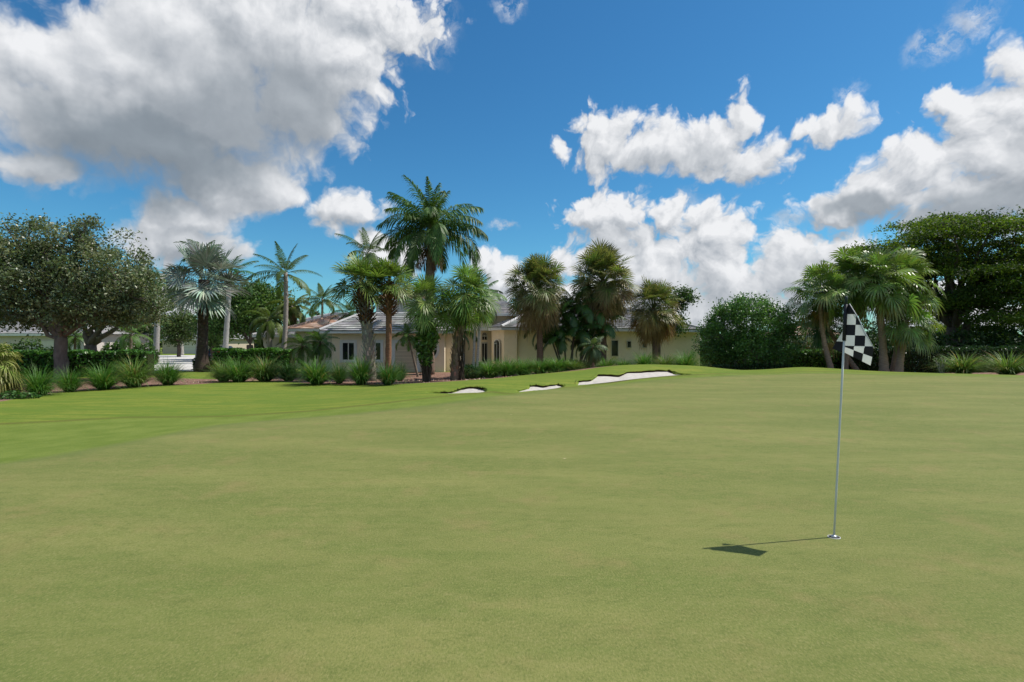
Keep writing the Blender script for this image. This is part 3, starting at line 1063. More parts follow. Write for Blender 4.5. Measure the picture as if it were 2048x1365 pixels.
# ------------------------------------------------------------------ flagstick and cup
def build_flag():
    b = ground_at(1668, 1077)
    Y = b[1]
    t = P(1692.7, 592, Y)
    root = thing('golf_flagstick', 'thin white flagstick with a drooping black and white chequered flag, standing in the hole', 'flagstick', b)
    m = MB()
    ax = t - b
    m.tube([b + ax * k for k in (-.04, .2, .4, .6, .815)], .0085, 12, (.62, .63, .62))
    m.build('pole', M_PAINT, root, True)
    m = MB()
    m.tube([b + ax * k for k in (.815, .9, .966)], .0150, 12, (.012, .013, .022))
    m.build('flag_sleeve', M_PLAIN, root, True)
    m = MB()
    m.tube([b + ax * k for k in (.966, .99, 1.0)], [.0125, .0125, .009], 12, (.02, .035, .035))
    m.build('pole_top', M_PLAIN, root, True)
    # cloth: (px, py, depth offset, u, v) rows; u, v count chequer cells
    ft, n, bs, out = principled('chequered_cloth')
    uv = n.node('ShaderNodeUVMap')
    ck = n.node('ShaderNodeTexChecker')
    n.l.new(uv.outputs[0], ck.inputs[0])
    ck.inputs['Scale'].default_value = 1.0
    ck.inputs['Color1'].default_value = (.008, .008, .012, 1)
    ck.inputs['Color2'].default_value = (.60, .61, .60, 1)
    n.l.new(ck.outputs[0], bs.inputs['Base Color'])
    bs.inputs['Roughness'].default_value = .75
    tr = n.node('ShaderNodeBsdfTranslucent')
    n.l.new(ck.outputs[0], tr.inputs[0])
    mx = n.node('ShaderNodeMixShader')
    mx.inputs[0].default_value = .35
    n.l.new(bs.outputs[0], mx.inputs[1])
    n.l.new(tr.outputs[0], mx.inputs[2])
    n.l.new(mx.outputs[0], out.inputs[0])
    m = MB()

    def sheet(tl, tr_, br, bl, uvs, amp, nx=14, ny=12, th=.0015):
        rows, uvr = [], []
        for j in range(ny + 1):
            v = j / ny
            for i in range(nx + 1):
                u = i / nx
                q = [(1 - u) * ((1 - v) * np.array(a) + v * np.array(d)) + u * ((1 - v) * np.array(bq) + v * np.array(c))
                     for a, bq, c, d in [(tl, tr_, br, bl)]][0]
                pt = P(q[0], q[1], Y + q[2] + amp * math.sin(u * 5 + v * 2) * u * (1 - v if amp > .015 else v))
                rows.append(pt)
                uvr.append([(1 - u) * ((1 - v) * uvs[0][k] + v * uvs[3][k]) + u * ((1 - v) * uvs[1][k] + v * uvs[2][k]) for k in (0, 1)])
        i = np.arange(ny)[:, None] * (nx + 1) + np.arange(nx)[None]
        Q = np.stack([i, i + 1, i + nx + 2, i + nx + 1], -1).reshape(-1, 4)
        m.add(np.array(rows), Q, (.5, .5, .5), 0, np.array(uvr))
    # upper part hanging from the sleeve down its drooping top hem
    sheet((1693.5, 608, 0), (1699, 608, -.01), (1748, 697, -.22), (1688.5, 691.5, 0), [(1.02, .05), (1.3, .05), (3.9, 4.2), (1.02, 4.0)], .03)
    # lower fold swinging back beneath it
    sheet((1688.5, 691.5, 0), (1748, 697, -.22), (1741, 731, -.14), (1689, 705, .02), [(1.05, 4.9), (3.95, 4.05), (3.95, 5.95), (1.05, 5.6)], .012)
    # corner blown behind the pole to the left
    sheet((1686, 661, .035), (1687, 668, .03), (1688, 707, .03), (1664, 697, .06), [(2.6, 2.1), (2.9, 2.4), (2.9, 3.95), (2.05, 3.6)], .01)
    m.build('flag', ft, root, True)
    # dark and light hems
    m = MB()
    a, c = P(1699, 607.5, Y - .012), P(1748.5, 697, Y - .222)
    m.tube([a, a * .66 + c * .34 + np.array([0, -.012, 0]), a * .33 + c * .67 + np.array([0, .006, 0]), c], .0035, 6, (.55, .55, .56))
    m.build('hem', M_PLAIN, root, True)
    cup = thing('golf_hole_cup', 'white rimmed hole in the green round the foot of the flagstick', 'golf hole', b)
    m = MB()
    th = np.linspace(0, 2 * math.pi, 33)[:-1]
    ring = lambda r, z: np.stack([np.cos(th) * r, np.sin(th) * r, np.full(32, z)], -1)
    rows = [ring(.052, -.004), ring(.051, .003), ring(.046, .003), ring(.046, -.10)]
    V = np.concatenate(rows)
    j = np.arange(32)
    k = (j + 1) % 32
    fs = [np.stack([a * 32 + j, a * 32 + k, (a + 1) * 32 + k, (a + 1) * 32 + j], -1) for a in range(3)]
    m.add(V, np.concatenate(fs), (.50, .50, .49))
    m.build('liner', M_PAINT, cup, True, world_xyz=False)
    m = MB()
    m.add(np.vstack([ring(.0455, .0015), [[0, 0, .0045]]]), np.stack([j, k, np.full(32, 32)], -1), (.05, .05, .045))
    m.build('inside', M_EARTH, cup, world_xyz=False)
    m = MB()
    m.tube([(0, 0, .0), (0, 0, .012), (0, 0, .02)], [.026, .024, .010], 14, (.55, .56, .57))
    m.build('ferrule', M_METAL, cup, True, world_xyz=False)


build_flag()

# ------------------------------------------------------------------ houses
WALL = (.86, .725, .545)
WHITE = (.70, .69, .66)


def roof_slope(mb, A, B, C, D, pitch, tints, lift=.06, tw=.6):
    """courses of tiles between the eave A-B and the top D-C"""
    A, B, C, D = (np.array(q, float) for q in (A, B, C, D))
    n = max(3, int(np.linalg.norm((D + C) / 2 - (A + B) / 2) / pitch))
    nv = norm(np.cross(B - A, (D + C) / 2 - (A + B) / 2))
    if nv[2] < 0:
        nv = -nv
    for k in range(n):
        t0, t1 = k / n, (k + 1) / n
        l0, r0 = A * (1 - t0) + D * t0, B * (1 - t0) + C * t0
        l1, r1 = A * (1 - t1) + D * t1, B * (1 - t1) + C * t1
        m = max(1, int(np.linalg.norm(r0 - l0) / tw))
        u = np.linspace(0, 1, m + 1)[:, None]
        lo = l0 * (1 - u) + r0 * u
        hi = l1 * (1 - u) + r1 * u
        for i in range(m):
            z = nv * lift * rnd.uniform(.8, 1.2)
            tt = jit(tints[rnd.integers(len(tints))], .07)
            V = [lo[i] + z, lo[i + 1] + z, hi[i + 1], hi[i], lo[i] - nv * .02, lo[i + 1] - nv * .02]
            mb.add(V, np.array([(0, 1, 2, 3), (4, 5, 1, 0)]), tt)


def ridge(mb, a, b, r, tint):
    mb.tube([a, (np.array(a) + np.array(b)) / 2, b], r, 8, tint)


GREY = [(.33, .32, .315), (.27, .265, .265), (.39, .375, .37)]
TERRA = [(.48, .31, .225), (.58, .42, .33), (.40, .25, .17), (.62, .49, .41)]


def window(root, x0, x1, z0, z1, Y, tw=.09, mull=True, cols=2, tint=WHITE, name='window'):
    f = MB()
    f.box((x0, Y - .05, z0), (x0 + tw, Y + .02, z1), tint)
    f.box((x1 - tw, Y - .05, z0), (x1, Y + .02, z1), tint)
    f.box((x0 + tw, Y - .05, z1 - tw), (x1 - tw, Y + .02, z1), tint)
    f.box((x0 + tw, Y - .06, z0), (x1 - tw, Y + .02, z0 + tw), tint)
    if mull:
        for k in range(1, cols):
            xm = x0 + tw + (x1 - x0 - 2 * tw) * k / cols
            f.box((xm - .03, Y - .035, z0 + tw), (xm + .03, Y + .01, z1 - tw), tint)
    w = f.build(name, M_PAINT, root)
    g = MB()
    g.quad((x0 + tw, Y - .012, z0 + tw), (x1 - tw, Y - .012, z0 + tw), (x1 - tw, Y - .012, z1 - tw), (x0 + tw, Y - .012, z1 - tw))
    o = g.build('pane', M_GLASS)
    o.data.transform(__import__('mathutils').Matrix.Translation([-c for c in root.location]))
    o.parent = w
    return w


def xz(px, py, Y):
    q = P(px, py, Y)
    return q[0], q[2]


def arch_window(root, cx, z0, zs, rw, Y, tw=.08, name='arched_window', skew=0.0):
    """window with a round head: frame ring and glass"""
    th = np.linspace(0, math.pi, 15)
    out = [(cx + rw, z0)] + [(cx + rw * math.cos(a), zs + rw * 1.25 * math.sin(a)) for a in th] + [(cx - rw, z0)]
    ri = rw - tw
    inn = [(cx + ri, z0 + tw)] + [(cx + ri * math.cos(a), zs + (rw * 1.25 - tw) * math.sin(a)) for a in th] + [(cx - ri, z0 + tw)]
    n = len(out)
    yy = lambda x: Y + (x - cx) * skew
    f = MB()
    V = [(x, yy(x) - .06, z) for x, z in out] + [(x, yy(x) - .06, z) for x, z in inn] + [(x, yy(x) + .02, z) for x, z in out]
    Q = [(i, i + 1, n + i + 1, n + i) for i in range(n - 1)] + [(2 * n + i, 2 * n + i + 1, i + 1, i) for i in range(n - 1)]
    f.add(V, np.array(Q), WHITE)
    f.box((cx - ri, Y - .055, zs - .03), (cx + ri, Y - .02, zs + .03), WHITE)
    f.box((cx - .02, Y - .053, z0), (cx + .02, Y - .018, zs - .03), WHITE)
    for a in (R(45), R(90), R(135)):
        f.tube([(cx, Y - .035, zs), (cx + ri * math.cos(a), Y - .035, zs + (rw * 1.25 - tw) * math.sin(a))], .014, 5, WHITE)
    w = f.build(name, M_PAINT, root)
    g = MB()
    V = [(x, yy(x) - .014, z) for x, z in inn] + [(cx, Y - .014, zs)]
    g.add(V, np.array([(i, i + 1, n) for i in range(n - 1)] + [(n - 1, 0, n)]))
    o = g.build('pane', M_GLASS)
    o.data.transform(__import__('mathutils').Matrix.Translation([-c for c in root.location]))
    o.parent = w


def build_house():
    root = thing('house', 'beige single storey villa with grey tiled hip roofs behind the palms', 'house', (0, 38, FAR_Z))
    z0 = FAR_Z - .1
    w = MB()
    # garage wing
    Y1 = 36.0
    xa, za = xz(664, 664, Y1)
    xb, _ = xz(889, 664, Y1)
    w.box((xa, Y1, z0), (xb, Y1 + 7, za + .05), WALL)
    # entrance block
    Ye = 40.6
    w.box((xb + .01, Ye, z0), (xz(984, 0, Ye)[0], Ye + 6, 3.66), WALL)
    w.box((xz(984, 0, Ye)[0] + .01, Ye + .3, z0), (xz(1044, 0, Ye)[0], Ye + 6, 3.66), WALL)
    w.box((xb + .005, 36.6, z0), (xz(921, 0, 38.5)[0], Ye - .01, 2.3), WALL)
    # right wing: plan polygon with a bevelled bay
    ez = 2.58
    pl = [(xz(983, 0, 39.6)[0], 39.6), (xz(1008, 0, 37.6)[0], 37.6), (xz(1034, 0, 37.3)[0], 37.3), (xz(1034.2, 0, 37.55)[0], 37.55), (xz(1400, 0, 39.6)[0], 39.6),
          (xz(1400, 0, 39.6)[0] - .6, 49.0), (xz(983, 0, 39.6)[0], 47.0)]
    n = len(pl)
    V = [(x, y, z0) for x, y in pl] + [(x, y, ez) for x, y in pl]
    w.add(V, np.array([(i, (i + 1) % n, n + (i + 1) % n, n + i) for i in range(n)]), WALL)
    # upper storey
    u0, u1 = xz(752, 0, 39.2)[0], xz(852, 0, 39.2)[0]
    w.build('wall', M_STUCCO, root)
    w = MB()
    w.box((u0, 39.2, 2.0), (u1, 44, 4.66), (.60, .60, .58))
    w.build('upper_wall', M_STUCCO, root)
    # garage wing roof
    r = MB()
    A = np.array([xz(639, 0, 35.4)[0], 35.4, za + .06])
    B = np.array([xz(908, 0, 35.4)[0], 35.4, za + .06])
    top = 3.56
    D = np.array([A[0] + 2.1, 37.5, top])
    C = np.array([B[0] - .6, 37.5, top])
    roof_slope(r, A, B, C, D, .30, GREY)
    bl = np.array([A[0], 42, A[2]])
    roof_slope(r, bl, A, D, D + np.array([0, 3.2, 0]), .30, GREY)
    r.quad(C, B, np.array([B[0], 42, B[2]]), np.array([C[0], 42, C[2]]), GREY[1])
    r.quad(D, C, C + np.array([0, 5, -.6]), D + np.array([0, 5, -.6]), GREY[1])
    ridge(r, A + np.array([0, 0, .07]), D + np.array([0, 0, .05]), .10, (.5, .49, .49))
    ridge(r, D + np.array([0, 0, .03]), C + np.array([0, 0, .03]), .10, (.5, .49, .49))
    # entrance block roof
    E = np.array([xz(880, 0, 40)[0], 39.9, 3.76])
    Fp = np.array([xz(1047, 0, 40)[0], 39.9, 3.76])
    G = np.array([Fp[0] - 1.6, 43.4, 5.02])
    H = np.array([E[0] + 3.0, 43.4, 5.02])
    roof_slope(r, E, Fp, G, H, .30, GREY)
    roof_slope(r, Fp, Fp + np.array([0, 7, 0]), G + np.array([0, .5, 0]), G, .30, GREY)
    ridge(r, H, G, .1, (.5, .49, .49))
    ridge(r, Fp + np.array([0, 0, .06]), G, .1, (.5, .49, .49))
    # right wing roof
    I = np.array([xz(976, 0, 38.6)[0], 38.9, ez + .08])
    I2 = np.array([xz(1003, 0, 36.9)[0], 36.9, ez + .08])
    J = np.array([xz(1407, 0, 39.0)[0], 39.0, ez - .04])
    K = np.array([xz(1231, 0, 45)[0], 45.0, 4.53])
    L = np.array([xz(1085, 0, 43)[0], 43.0, 4.53])
    roof_slope(r, I2, J, K, L, .30, GREY)
    roof_slope(r, I, I2, L, L + np.array([0, .1, 0]), .30, GREY)
    roof_slope(r, J, np.array([J[0] - 1, 49.5, J[2]]), K + np.array([0, .2, 0]), K, .30, GREY)
    ridge(r, I2 + np.array([0, 0, .07]), L, .10, (.52, .51, .51))
    ridge(r, J + np.array([0, 0, .07]), K, .10, (.52, .51, .51))
    ridge(r, L, K, .1, (.52, .51, .51))
    r.build('roof', M_TILE, root)
    # terracotta roof of the upper storey
    r = MB()
    a, b = np.array([u0 - .45, 38.7, 4.70]), np.array([u1 + .4, 38.7, 4.70])
    d, c = np.array([u0 + 1.1, 41, 5.45]), np.array([u1 - 1.3, 41, 5.45])
    roof_slope(r, a, b, c, d, .30, TERRA, .06, .28)
    roof_slope(r, a + np.array([0, 5, 0]), a, d, d + np.array([0, 1, 0]), .3, TERRA, .06, .28)
    roof_slope(r, b, b + np.array([0, 5, 0]), c + np.array([0, 1, 0]), c, .3, TERRA, .06, .28)
    ridge(r, d, c, .1, TERRA[1])
    r.build('upper_roof', M_TILE, root)
    # fascias and gutters
    f = MB()

    def fascia(p, q, h, t=.05, tint=WHITE):
        p, q = np.array(p), np.array(q)
        s = norm(np.cross(q - p, (0, 0, 1))) * t
        z = np.array([0, 0, h])
        V = [p, q, q - s, p - s, p - z, q - z, q - s - z, p - s - z]
        f.add(V, np.array([(0, 1, 2, 3), (4, 7, 6, 5), (0, 4, 5, 1), (1, 5, 6, 2), (2, 6, 7, 3), (3, 7, 4, 0)]), tint)
    dz = np.array([0, 0, -.03])
    fascia(A + dz, B + dz, .13)
    fascia(E + dz, Fp + dz, .17)
    fascia(I + dz, I2 + dz, .16)
    fascia(I2 + dz, J + dz, .16)
    fascia(a + dz, b + dz, .14)
    # soffits
    sof = (.52, .48, .40)
    f.quad(A + dz * 5, B + dz * 5, (B[0], Y1 + .05, B[2] - .15), (A[0], Y1 + .05, A[2] - .15), sof)
    f.quad(E + dz * 6, Fp + dz * 6, (Fp[0], Ye + .4, E[2] - .18), (E[0], Ye + .4, E[2] - .18), sof)
    f.add([I2 + dz * 5.6, J + dz * 5.6, (J[0], 41.2, ez - .12), (xz(983, 0, 39.6)[0], 39.8, ez - .10), I + dz * 5.6], [np.array([(0, 1, 2), (0, 2, 3), (0, 3, 4)])], sof)
    f.build('eaves', M_PAINT, root)
    # entrance canopy
    e = MB()
    cz0, cz1 = xz(0, 661, 39.3)[1], xz(0, 654.5, 39.3)[1]
    e.box((xz(921, 0, 39.3)[0], 39.3, cz0), (xz(986, 0, 39.3)[0], Ye, cz1), (.62, .60, .54))
    for px in (924, 958):
        x = xz(px, 0, 39.35)[0]
        e.box((x - .14, 39.35, z0), (x + .14, 39.63, cz0), (.62, .58, .50))
    e.build('entrance_canopy', M_STUCCO, root)
    # doors and windows
    d_ = MB()
    x0, x1 = xz(963, 0, Ye)[0], xz(975, 0, Ye)[0]
    d_.box((x0, Ye - .05, z0), (x1, Ye + .01, 1.66), (.55, .53, .48))
    door = d_.build('front_door', M_PAINT, root)
    g = MB()
    xm = (x0 + x1) / 2
    for s0, s1 in ((x0 + .05, xm - .03), (xm + .03, x1 - .05)):
        g.quad((s0, Ye - .056, .2), (s1, Ye - .056, .2), (s1, Ye - .056, 1.55), (s0, Ye - .056, 1.55))
    o = g.build('pane', M_GLASS)
    o.data.transform(__import__('mathutils').Matrix.Translation([-c_ for c_ in root.location]))
    o.parent = door
    arch_window(root, (x0 + x1) / 2, 1.78, 2.1, .21, Ye, .04, 'transom_window')
    yb = 38.55
    arch_window(root, xz(993.5, 0, yb)[0], .25, 1.55, .24, yb - .02, .05, skew=-2.3)
    for (p0, p1, q0, q1) in ((680, 714, 680, 725), (734, 767, 680, 725)):
        x0, zt = xz(p0, q0, Y1)
        x1, zb = xz(p1, q1, Y1)
        window(root, x0, x1, zb, zt, Y1 - .005, .19, True)
    for (p0, p1, q0, q1) in ((1222, 1237, 680, 713), (1253.5, 1263, 681.5, 696), (1284.5, 1294, 681.5, 696)):
        yw = 37.55 + (39.6 - 37.55) * ((p0 - 1034) / 366.0) * (37.55 / 39.6) / (1 - (1 - 37.55 / 39.6) * ((p0 - 1034) / 366.0)) - .03
        x0, zt = xz(p0, q0, yw)
        x1, zb = xz(p1, q1, yw)
        window(root, x0, x1, zb, zt, yw, .045, False, tint=(.6, .55, .45))
    # garage door
    g = MB()
    x0, zt = xz(790.5, 686, Y1)
    x1, _ = xz(834, 0, Y1)
    for k in range(8):
        za_, zb_ = FAR_Z + (zt - FAR_Z) * k / 8, FAR_Z + (zt - FAR_Z) * (k + 1) / 8 - .02
        g.box((x0, Y1 - .03, za_), (x1, Y1 + .01, zb_), (.56, .46, .33))
    g.build('garage_door', M_PAINT, root)
    g = MB()
    g.box((x0 - .22, Y1 - .06, z0), (x0, Y1 + .01, zt), WHITE)
    g.box((x1, Y1 - .06, z0), (x1 + .22, Y1 + .01, zt), WHITE)
    g.box((x0 - .22, Y1 - .06, zt), (x1 + .22, Y1 + .01, zt + .2), WHITE)
    g.build('garage_door_frame', M_PAINT, root)
    # oval window
    cx, cz = xz(864, 698, Y1)
    th = np.linspace(0, 2 * math.pi, 33)[:-1]
    g = MB()
    rw, rh, t = .50, .70, .17
    V = [(cx + rw * math.cos(q), Y1 - .07, cz + rh * math.sin(q)) for q in th] + [(cx + (rw - t) * math.cos(q), Y1 - .07, cz + (rh - t) * math.sin(q)) for q in th] + \
        [(cx + rw * math.cos(q), Y1 + .01, cz + rh * math.sin(q)) for q in th]
    i = np.arange(32)
    k = (i + 1) % 32
    g.add(V, np.concatenate([np.stack([i, k, 32 + k, 32 + i], -1), np.stack([64 + i, 64 + k, k, i], -1)]), WHITE)
    g.box((cx - rw + t, Y1 - .06, cz - .025), (cx + rw - t, Y1 - .03, cz + .025), WHITE)
    g.box((cx - .02, Y1 - .058, cz - rh + t), (cx + .02, Y1 - .028, cz + rh - t), WHITE)
    ow = g.build('oval_window', M_PAINT, root)
    g = MB()
    V = [(cx + (rw - t) * math.cos(q), Y1 - .018, cz + (rh - t) * math.sin(q)) for q in th] + [(cx, Y1 - .018, cz)]
    g.add(V, np.stack([i, k, np.full(32, 32)], -1))
    o = g.build('pane', M_GLASS)
    o.data.transform(__import__('mathutils').Matrix.Translation([-c_ for c_ in root.location]))
    o.parent = ow
    # downpipe at the bay
    g = MB()
    x, zt = xz(1035, 657, 37.2)
    g.tube([(x, 37.2, ez - .05), (x, 37.22, ez - .25), (x + .02, 37.4, ez - .4), (x + .02, 37.45, z0)], .035, 7, (.56, .47, .35))
    g.build('downpipe', M_PAINT, root, True)
    # base course by the left corner
    g = MB()
    g.box((xa - .5, Y1 + .2, z0), (xa - .01, Y1 + 1, .45), (.62, .61, .58))
    g.build('side_wall', M_STUCCO, root)


build_house()


def simple_house(label, px0, px1, Y, eave, top, tints, depth=9, wall=(.60, .53, .42), garage=None, name='house', group='neighbouring houses', inset=None, wins=()):
    x0, x1 = (px0 - CX) * Y / F, (px1 - CX) * Y / F
    root = thing(name, label, 'house', ((x0 + x1) / 2, Y, FAR_Z), group)
    m = MB()
    m.box((x0, Y, FAR_Z - .1), (x1, Y + depth, eave), wall)
    m.build('wall', M_STUCCO, root)
    r = MB()
    o = .5
    ins = inset or depth / 2
    a, b = np.array([x0 - o, Y - o, eave + .05]), np.array([x1 + o, Y - o, eave + .05])
    d, c = np.array([x0 + ins, Y + depth / 2, top]), np.array([x1 - ins, Y + depth / 2, top])
    roof_slope(r, a, b, c, d, .35, tints, .05, .5)
    k = np.array([0, depth + 2 * o, 0])
    roof_slope(r, a + k, a, d, d, .35, tints, .05, .5)
    roof_slope(r, b, b + k, c, c, .35, tints, .05, .5)
    ridge(r, a, d, .12, tints[0])
    ridge(r, b, c, .12, tints[0])
    ridge(r, d, c, .12, tints[0])
    r.build('roof', M_TILE, root)
    f = MB()
    f.box((a[0], a[1] - .04, eave - .16), (b[0], a[1] + .02, eave + .03), WHITE)
    f.build('fascia', M_PAINT, root)
    if garage:
        for (g0, g1) in garage:
            g = MB()
            xa, xb = (g0 - CX) * Y / F, (g1 - CX) * Y / F
            for q in range(4):
                g.box((xa, Y - .04, FAR_Z + q * .52), (xb, Y + .01, FAR_Z + q * .52 + .5), (.66, .62, .55))
            g.build('garage_door', M_PAINT, root)
    for (g0, g1, z0, z1) in wins:
        window(root, (g0 - CX) * Y / F, (g1 - CX) * Y / F, z0, z1, Y - .005, .1)
    return root


simple_house('pale house with a grey roof seen under the oak at the left edge', -80, 168, 50, 2.35, 4.2, GREY, wall=(.60, .53, .49), garage=((60, 108), (118, 160)))
simple_house('pale house with a faded pink tiled roof behind the forked oak trunk', 160, 208, 56, 2.5, 4.2, TERRA[1:], 4.5, (.58, .52, .46), inset=2.0)
simple_house('distant house with a grey roof and garage at the end of the driveway', 325, 455, 88, 2.0, 4.2, GREY, wall=(.50, .42, .33), garage=((366, 392),))
simple_house('distant house showing only a grey hip roof above the orange tiled one', 596, 730, 72, 4.2, 5.6, [(.27, .27, .28), (.22, .22, .23)], wall=(.55, .52, .46), inset=3)
nb = simple_house('low house with an orange barrel tiled roof left of the garage wing', 592, 690, 41, 2.6, 3.7, TERRA, 6, (.58, .50, .38), inset=1.6)
simple_house('house corner with grey slab roofs behind the slender coconut trunk', 522, 600, 46, 2.2, 3.1, GREY, 6, (.62, .56, .46), inset=1.5)
simple_house('house with a pinkish roof beyond the hedge, left of the flag', 1566, 1700, 62, 2.3, 3.4, TERRA, 8, (.6, .55, .48))

# ------------------------------------------------------------------ driveway
def build_road():
    z = FAR_Z + .02
    m = MB()
    q = [(-25.5, 37.0), (-20.6, 37.0), (-21, 44), (-24, 54), (-31, 66), (-36, 78), (-52, 78), (-46, 66), (-38, 54), (-31.5, 46), (-27.5, 41)]
    V = [(x, y, z) for x, y in q]
    n = len(V)
    m.add(V, [np.array([(0, 1, 2), (0, 2, 10), (10, 2, 9), (9, 2, 3), (9, 3, 8), (8, 3, 4), (8, 4, 7), (7, 4, 5), (7, 5, 6)])], (.52, .50, .47))
    m.build('driveway', M_CONC)['kind'] = 'structure'
    k = MB()
    for a, b in (((-25.5, 37.0), (-27.5, 41)), ((-27.5, 41), (-31.5, 46)), ((-31.5, 46), (-38, 54))):
        k.tube([(a[0], a[1], z + .05), (b[0], b[1], z + .05)], .13, 6, (.60, .58, .54))
    k.build('kerb', M_CONC)['kind'] = 'structure'


build_road()


def build_car():
    Y = 60
    c = np.array([(425 - CX) * Y / F, Y, FAR_Z + .02])
    root = thing('parked_car', 'small dark blue car parked on the driveway behind the silver palm', 'car', c)
    b = MB()
    prof = [(0, .35), (0, .75), (.15, .95), (.75, 1.0), (1.2, 1.42), (2.6, 1.45), (3.3, 1.0), (4.2, .85), (4.3, .35)]
    n = len(prof)
    w = .88
    V = [(-w * (1 if z < 1.1 else .82), y, z) for y, z in prof] + [(w * (1 if z < 1.1 else .82), y, z) for y, z in prof]
    Q = [(i, (i + 1) % n, n + (i + 1) % n, n + i) for i in range(n)]
    fs = [np.array(Q), np.array([(0, i, i + 1) for i in range(1, n - 1)]), np.array([(n, n + i + 1, n + i) for i in range(1, n - 1)])]
    b.add(V, fs, (.03, .045, .075))
    b.build('body', M_PAINT, root, world_xyz=False)
    g = MB()
    g.quad((-.66, .78, 1.06), (.66, .78, 1.06), (.64, 1.12, 1.38), (-.64, 1.12, 1.38))
    g.build('rear_window', M_GLASS, root, world_xyz=False)
    for s in (-1, 1):
        t = MB()
        t.box((s * .6 - .16, -.02, .72), (s * .6 + .16, .03, .88), (.35, .02, .02))
        t.build('tail_light', M_PAINT, root, world_xyz=False)
        for y in (.8, 3.5):
            t = MB()
            t.tube([(s * .70, y, .32), (s * .92, y, .32)], .32, 18, (.02, .02, .02))
            t.build('wheel', M_PLAIN, root, world_xyz=False)
    t = MB()
    t.box((-.26, -.015, .5), (.26, .02, .62), (.5, .5, .48))
    t.build('number_plate', M_PAINT, root, world_xyz=False)


build_car()

# ------------------------------------------------------------------ fountain grasses
GG = 'fountain grass clumps along the beds'
protos = []
for k, (tn, nb_, h) in enumerate([((.085, .190, .036), 950, 1.0), ((.078, .175, .032), 950, 1.0), ((.125, .205, .050), 900, 1.0), ((.060, .145, .032), 800, 1.0)]):
    r_ = thing('fountain_grass_clump', '', 'ornamental grass', (0, 0, 0), GG)
    grass_mesh(nb_, h, .17, tn, .06 if k != 2 else .14).build('blades', M_GRASS, r_, world_xyz=False)
    protos.append(r_)
used = [False] * 4
#            px   base  top  width variant label
clumps = [(78, 793, 738, 74, 0, 'wide green fountain grass clump, first right of the yellowing fan palm'),
          (139, 784, 741, 62, 1, 'dense fountain grass clump just right of the oak trunk foot'),
          (207, 779, 730, 76, 0, 'rounded fountain grass clump in front of the glossy hedge, two right of the oak trunk'),
          (268, 774, 719, 84, 2, 'tallest seedy fountain grass clump, beside the driveway corner'),
          (336, 770, 724, 68, 1, 'fountain grass clump standing against the pale driveway'),
          (448, 763, 722, 66, 2, 'small fountain grass clump just right of the silver palm trunk'),
          (478, 764, 719, 80, 0, 'broad fountain grass clump at the left end of the clipped hedge'),
          (530, 763, 716, 82, 2, 'yellow green fountain grass clump in front of the clipped hedge'),
          (578, 762, 727, 62, 1, 'low fountain grass clump under the feathery date palms, left one'),
          (634, 769, 720, 84, 1, 'large dark fountain grass clump below the house corner'),
          (679, 767, 724, 46, 3, 'narrow dark grass clump under the left house window'),
          (722, 769, 716, 66, 0, 'upright bright grass clump at the foot of the lattice trunked palm'),
          (776, 770, 724, 62, 3, 'dark grass clump at the foot of the brown trunked palm'),
          (800, 762, 727, 40, 3, 'small dark grass clump in front of the garage door'),
          (980, 757, 721, 70, 0, 'first grass clump of the long row under the arched window'),
          (1014, 755, 720, 70, 1, 'second grass clump of the row, under the bay corner'),
          (1046, 753, 720, 66, 0, 'third grass clump of the row, before the beige wall'),
          (1080, 751, 719, 66, 1, 'fourth grass clump of the row, below the skirted palm left of the dark palms'),
          (1113, 750, 717, 74, 0, 'fifth and fullest grass clump of the row, below the dark feather palms'),
          (1146, 748, 720, 52, 2, 'last grass clump of the long row, beside the thin palm trunk'),
          (1212, 738, 716, 56, 1, 'low grass clump behind the mound, left of the tall slit window'),
          (1247, 735, 719, 50, 1, 'low grass clump behind the mound, under the tall slit window'),
          (1288, 732, 707, 58, 0, 'spiky grass clump on the mound skyline, left of the single skirted palm'),
          (1331, 732, 712, 54, 2, 'short grass clump just right of the single skirted palm'),
          (1372, 733, 705, 64, 0, 'tall grass clump on the mound skyline at the end of the beige wall'),
          (1926, 749, 710, 88, 2, 'left of two pale fountain grass clumps before the far dark hedge'),
          (2014, 752, 709, 92, 2, 'right of two pale fountain grass clumps before the far dark hedge')]
for (px, pb, pt, w, v, lab) in clumps:
    if px < 960:
        g = ground_at(px, pb)
    elif px < 1170:
        g = at(px, 27.2 + (px - 980) * .008)
    elif px < 1500:
        g = at(px, 31.6)
    else:
        g = at(px, 31.2)
    X, Y, Z = g
    hh = (CY - pt) * Y / F + EYE - Z
    ww = w * Y / F
    sz, sx = hh / .95, ww / 1.45
    if not used[v]:
        used[v] = True
        o = protos[v]
        o.location = (X, Y, Z)
        o.scale = (sx, sx, sz)
        o['label'] = lab
    else:
        o = dup(protos[v], lab, (X, Y, Z), rnd.uniform(0, 6.28), (sx, sx, sz))

# ------------------------------------------------------------------ palms
def palm_base(name, label, px, base=None, Y=None, group=None, cat='palm tree'):
    g = ground_at(px, base) if Y is None else at(px, Y)
    return thing(name, label, cat, g, group), g


def loc(g, px, py, dy=0.0):
    """local offset of a pixel at the thing's own distance"""
    return P(px, py, g[1] + dy) - g


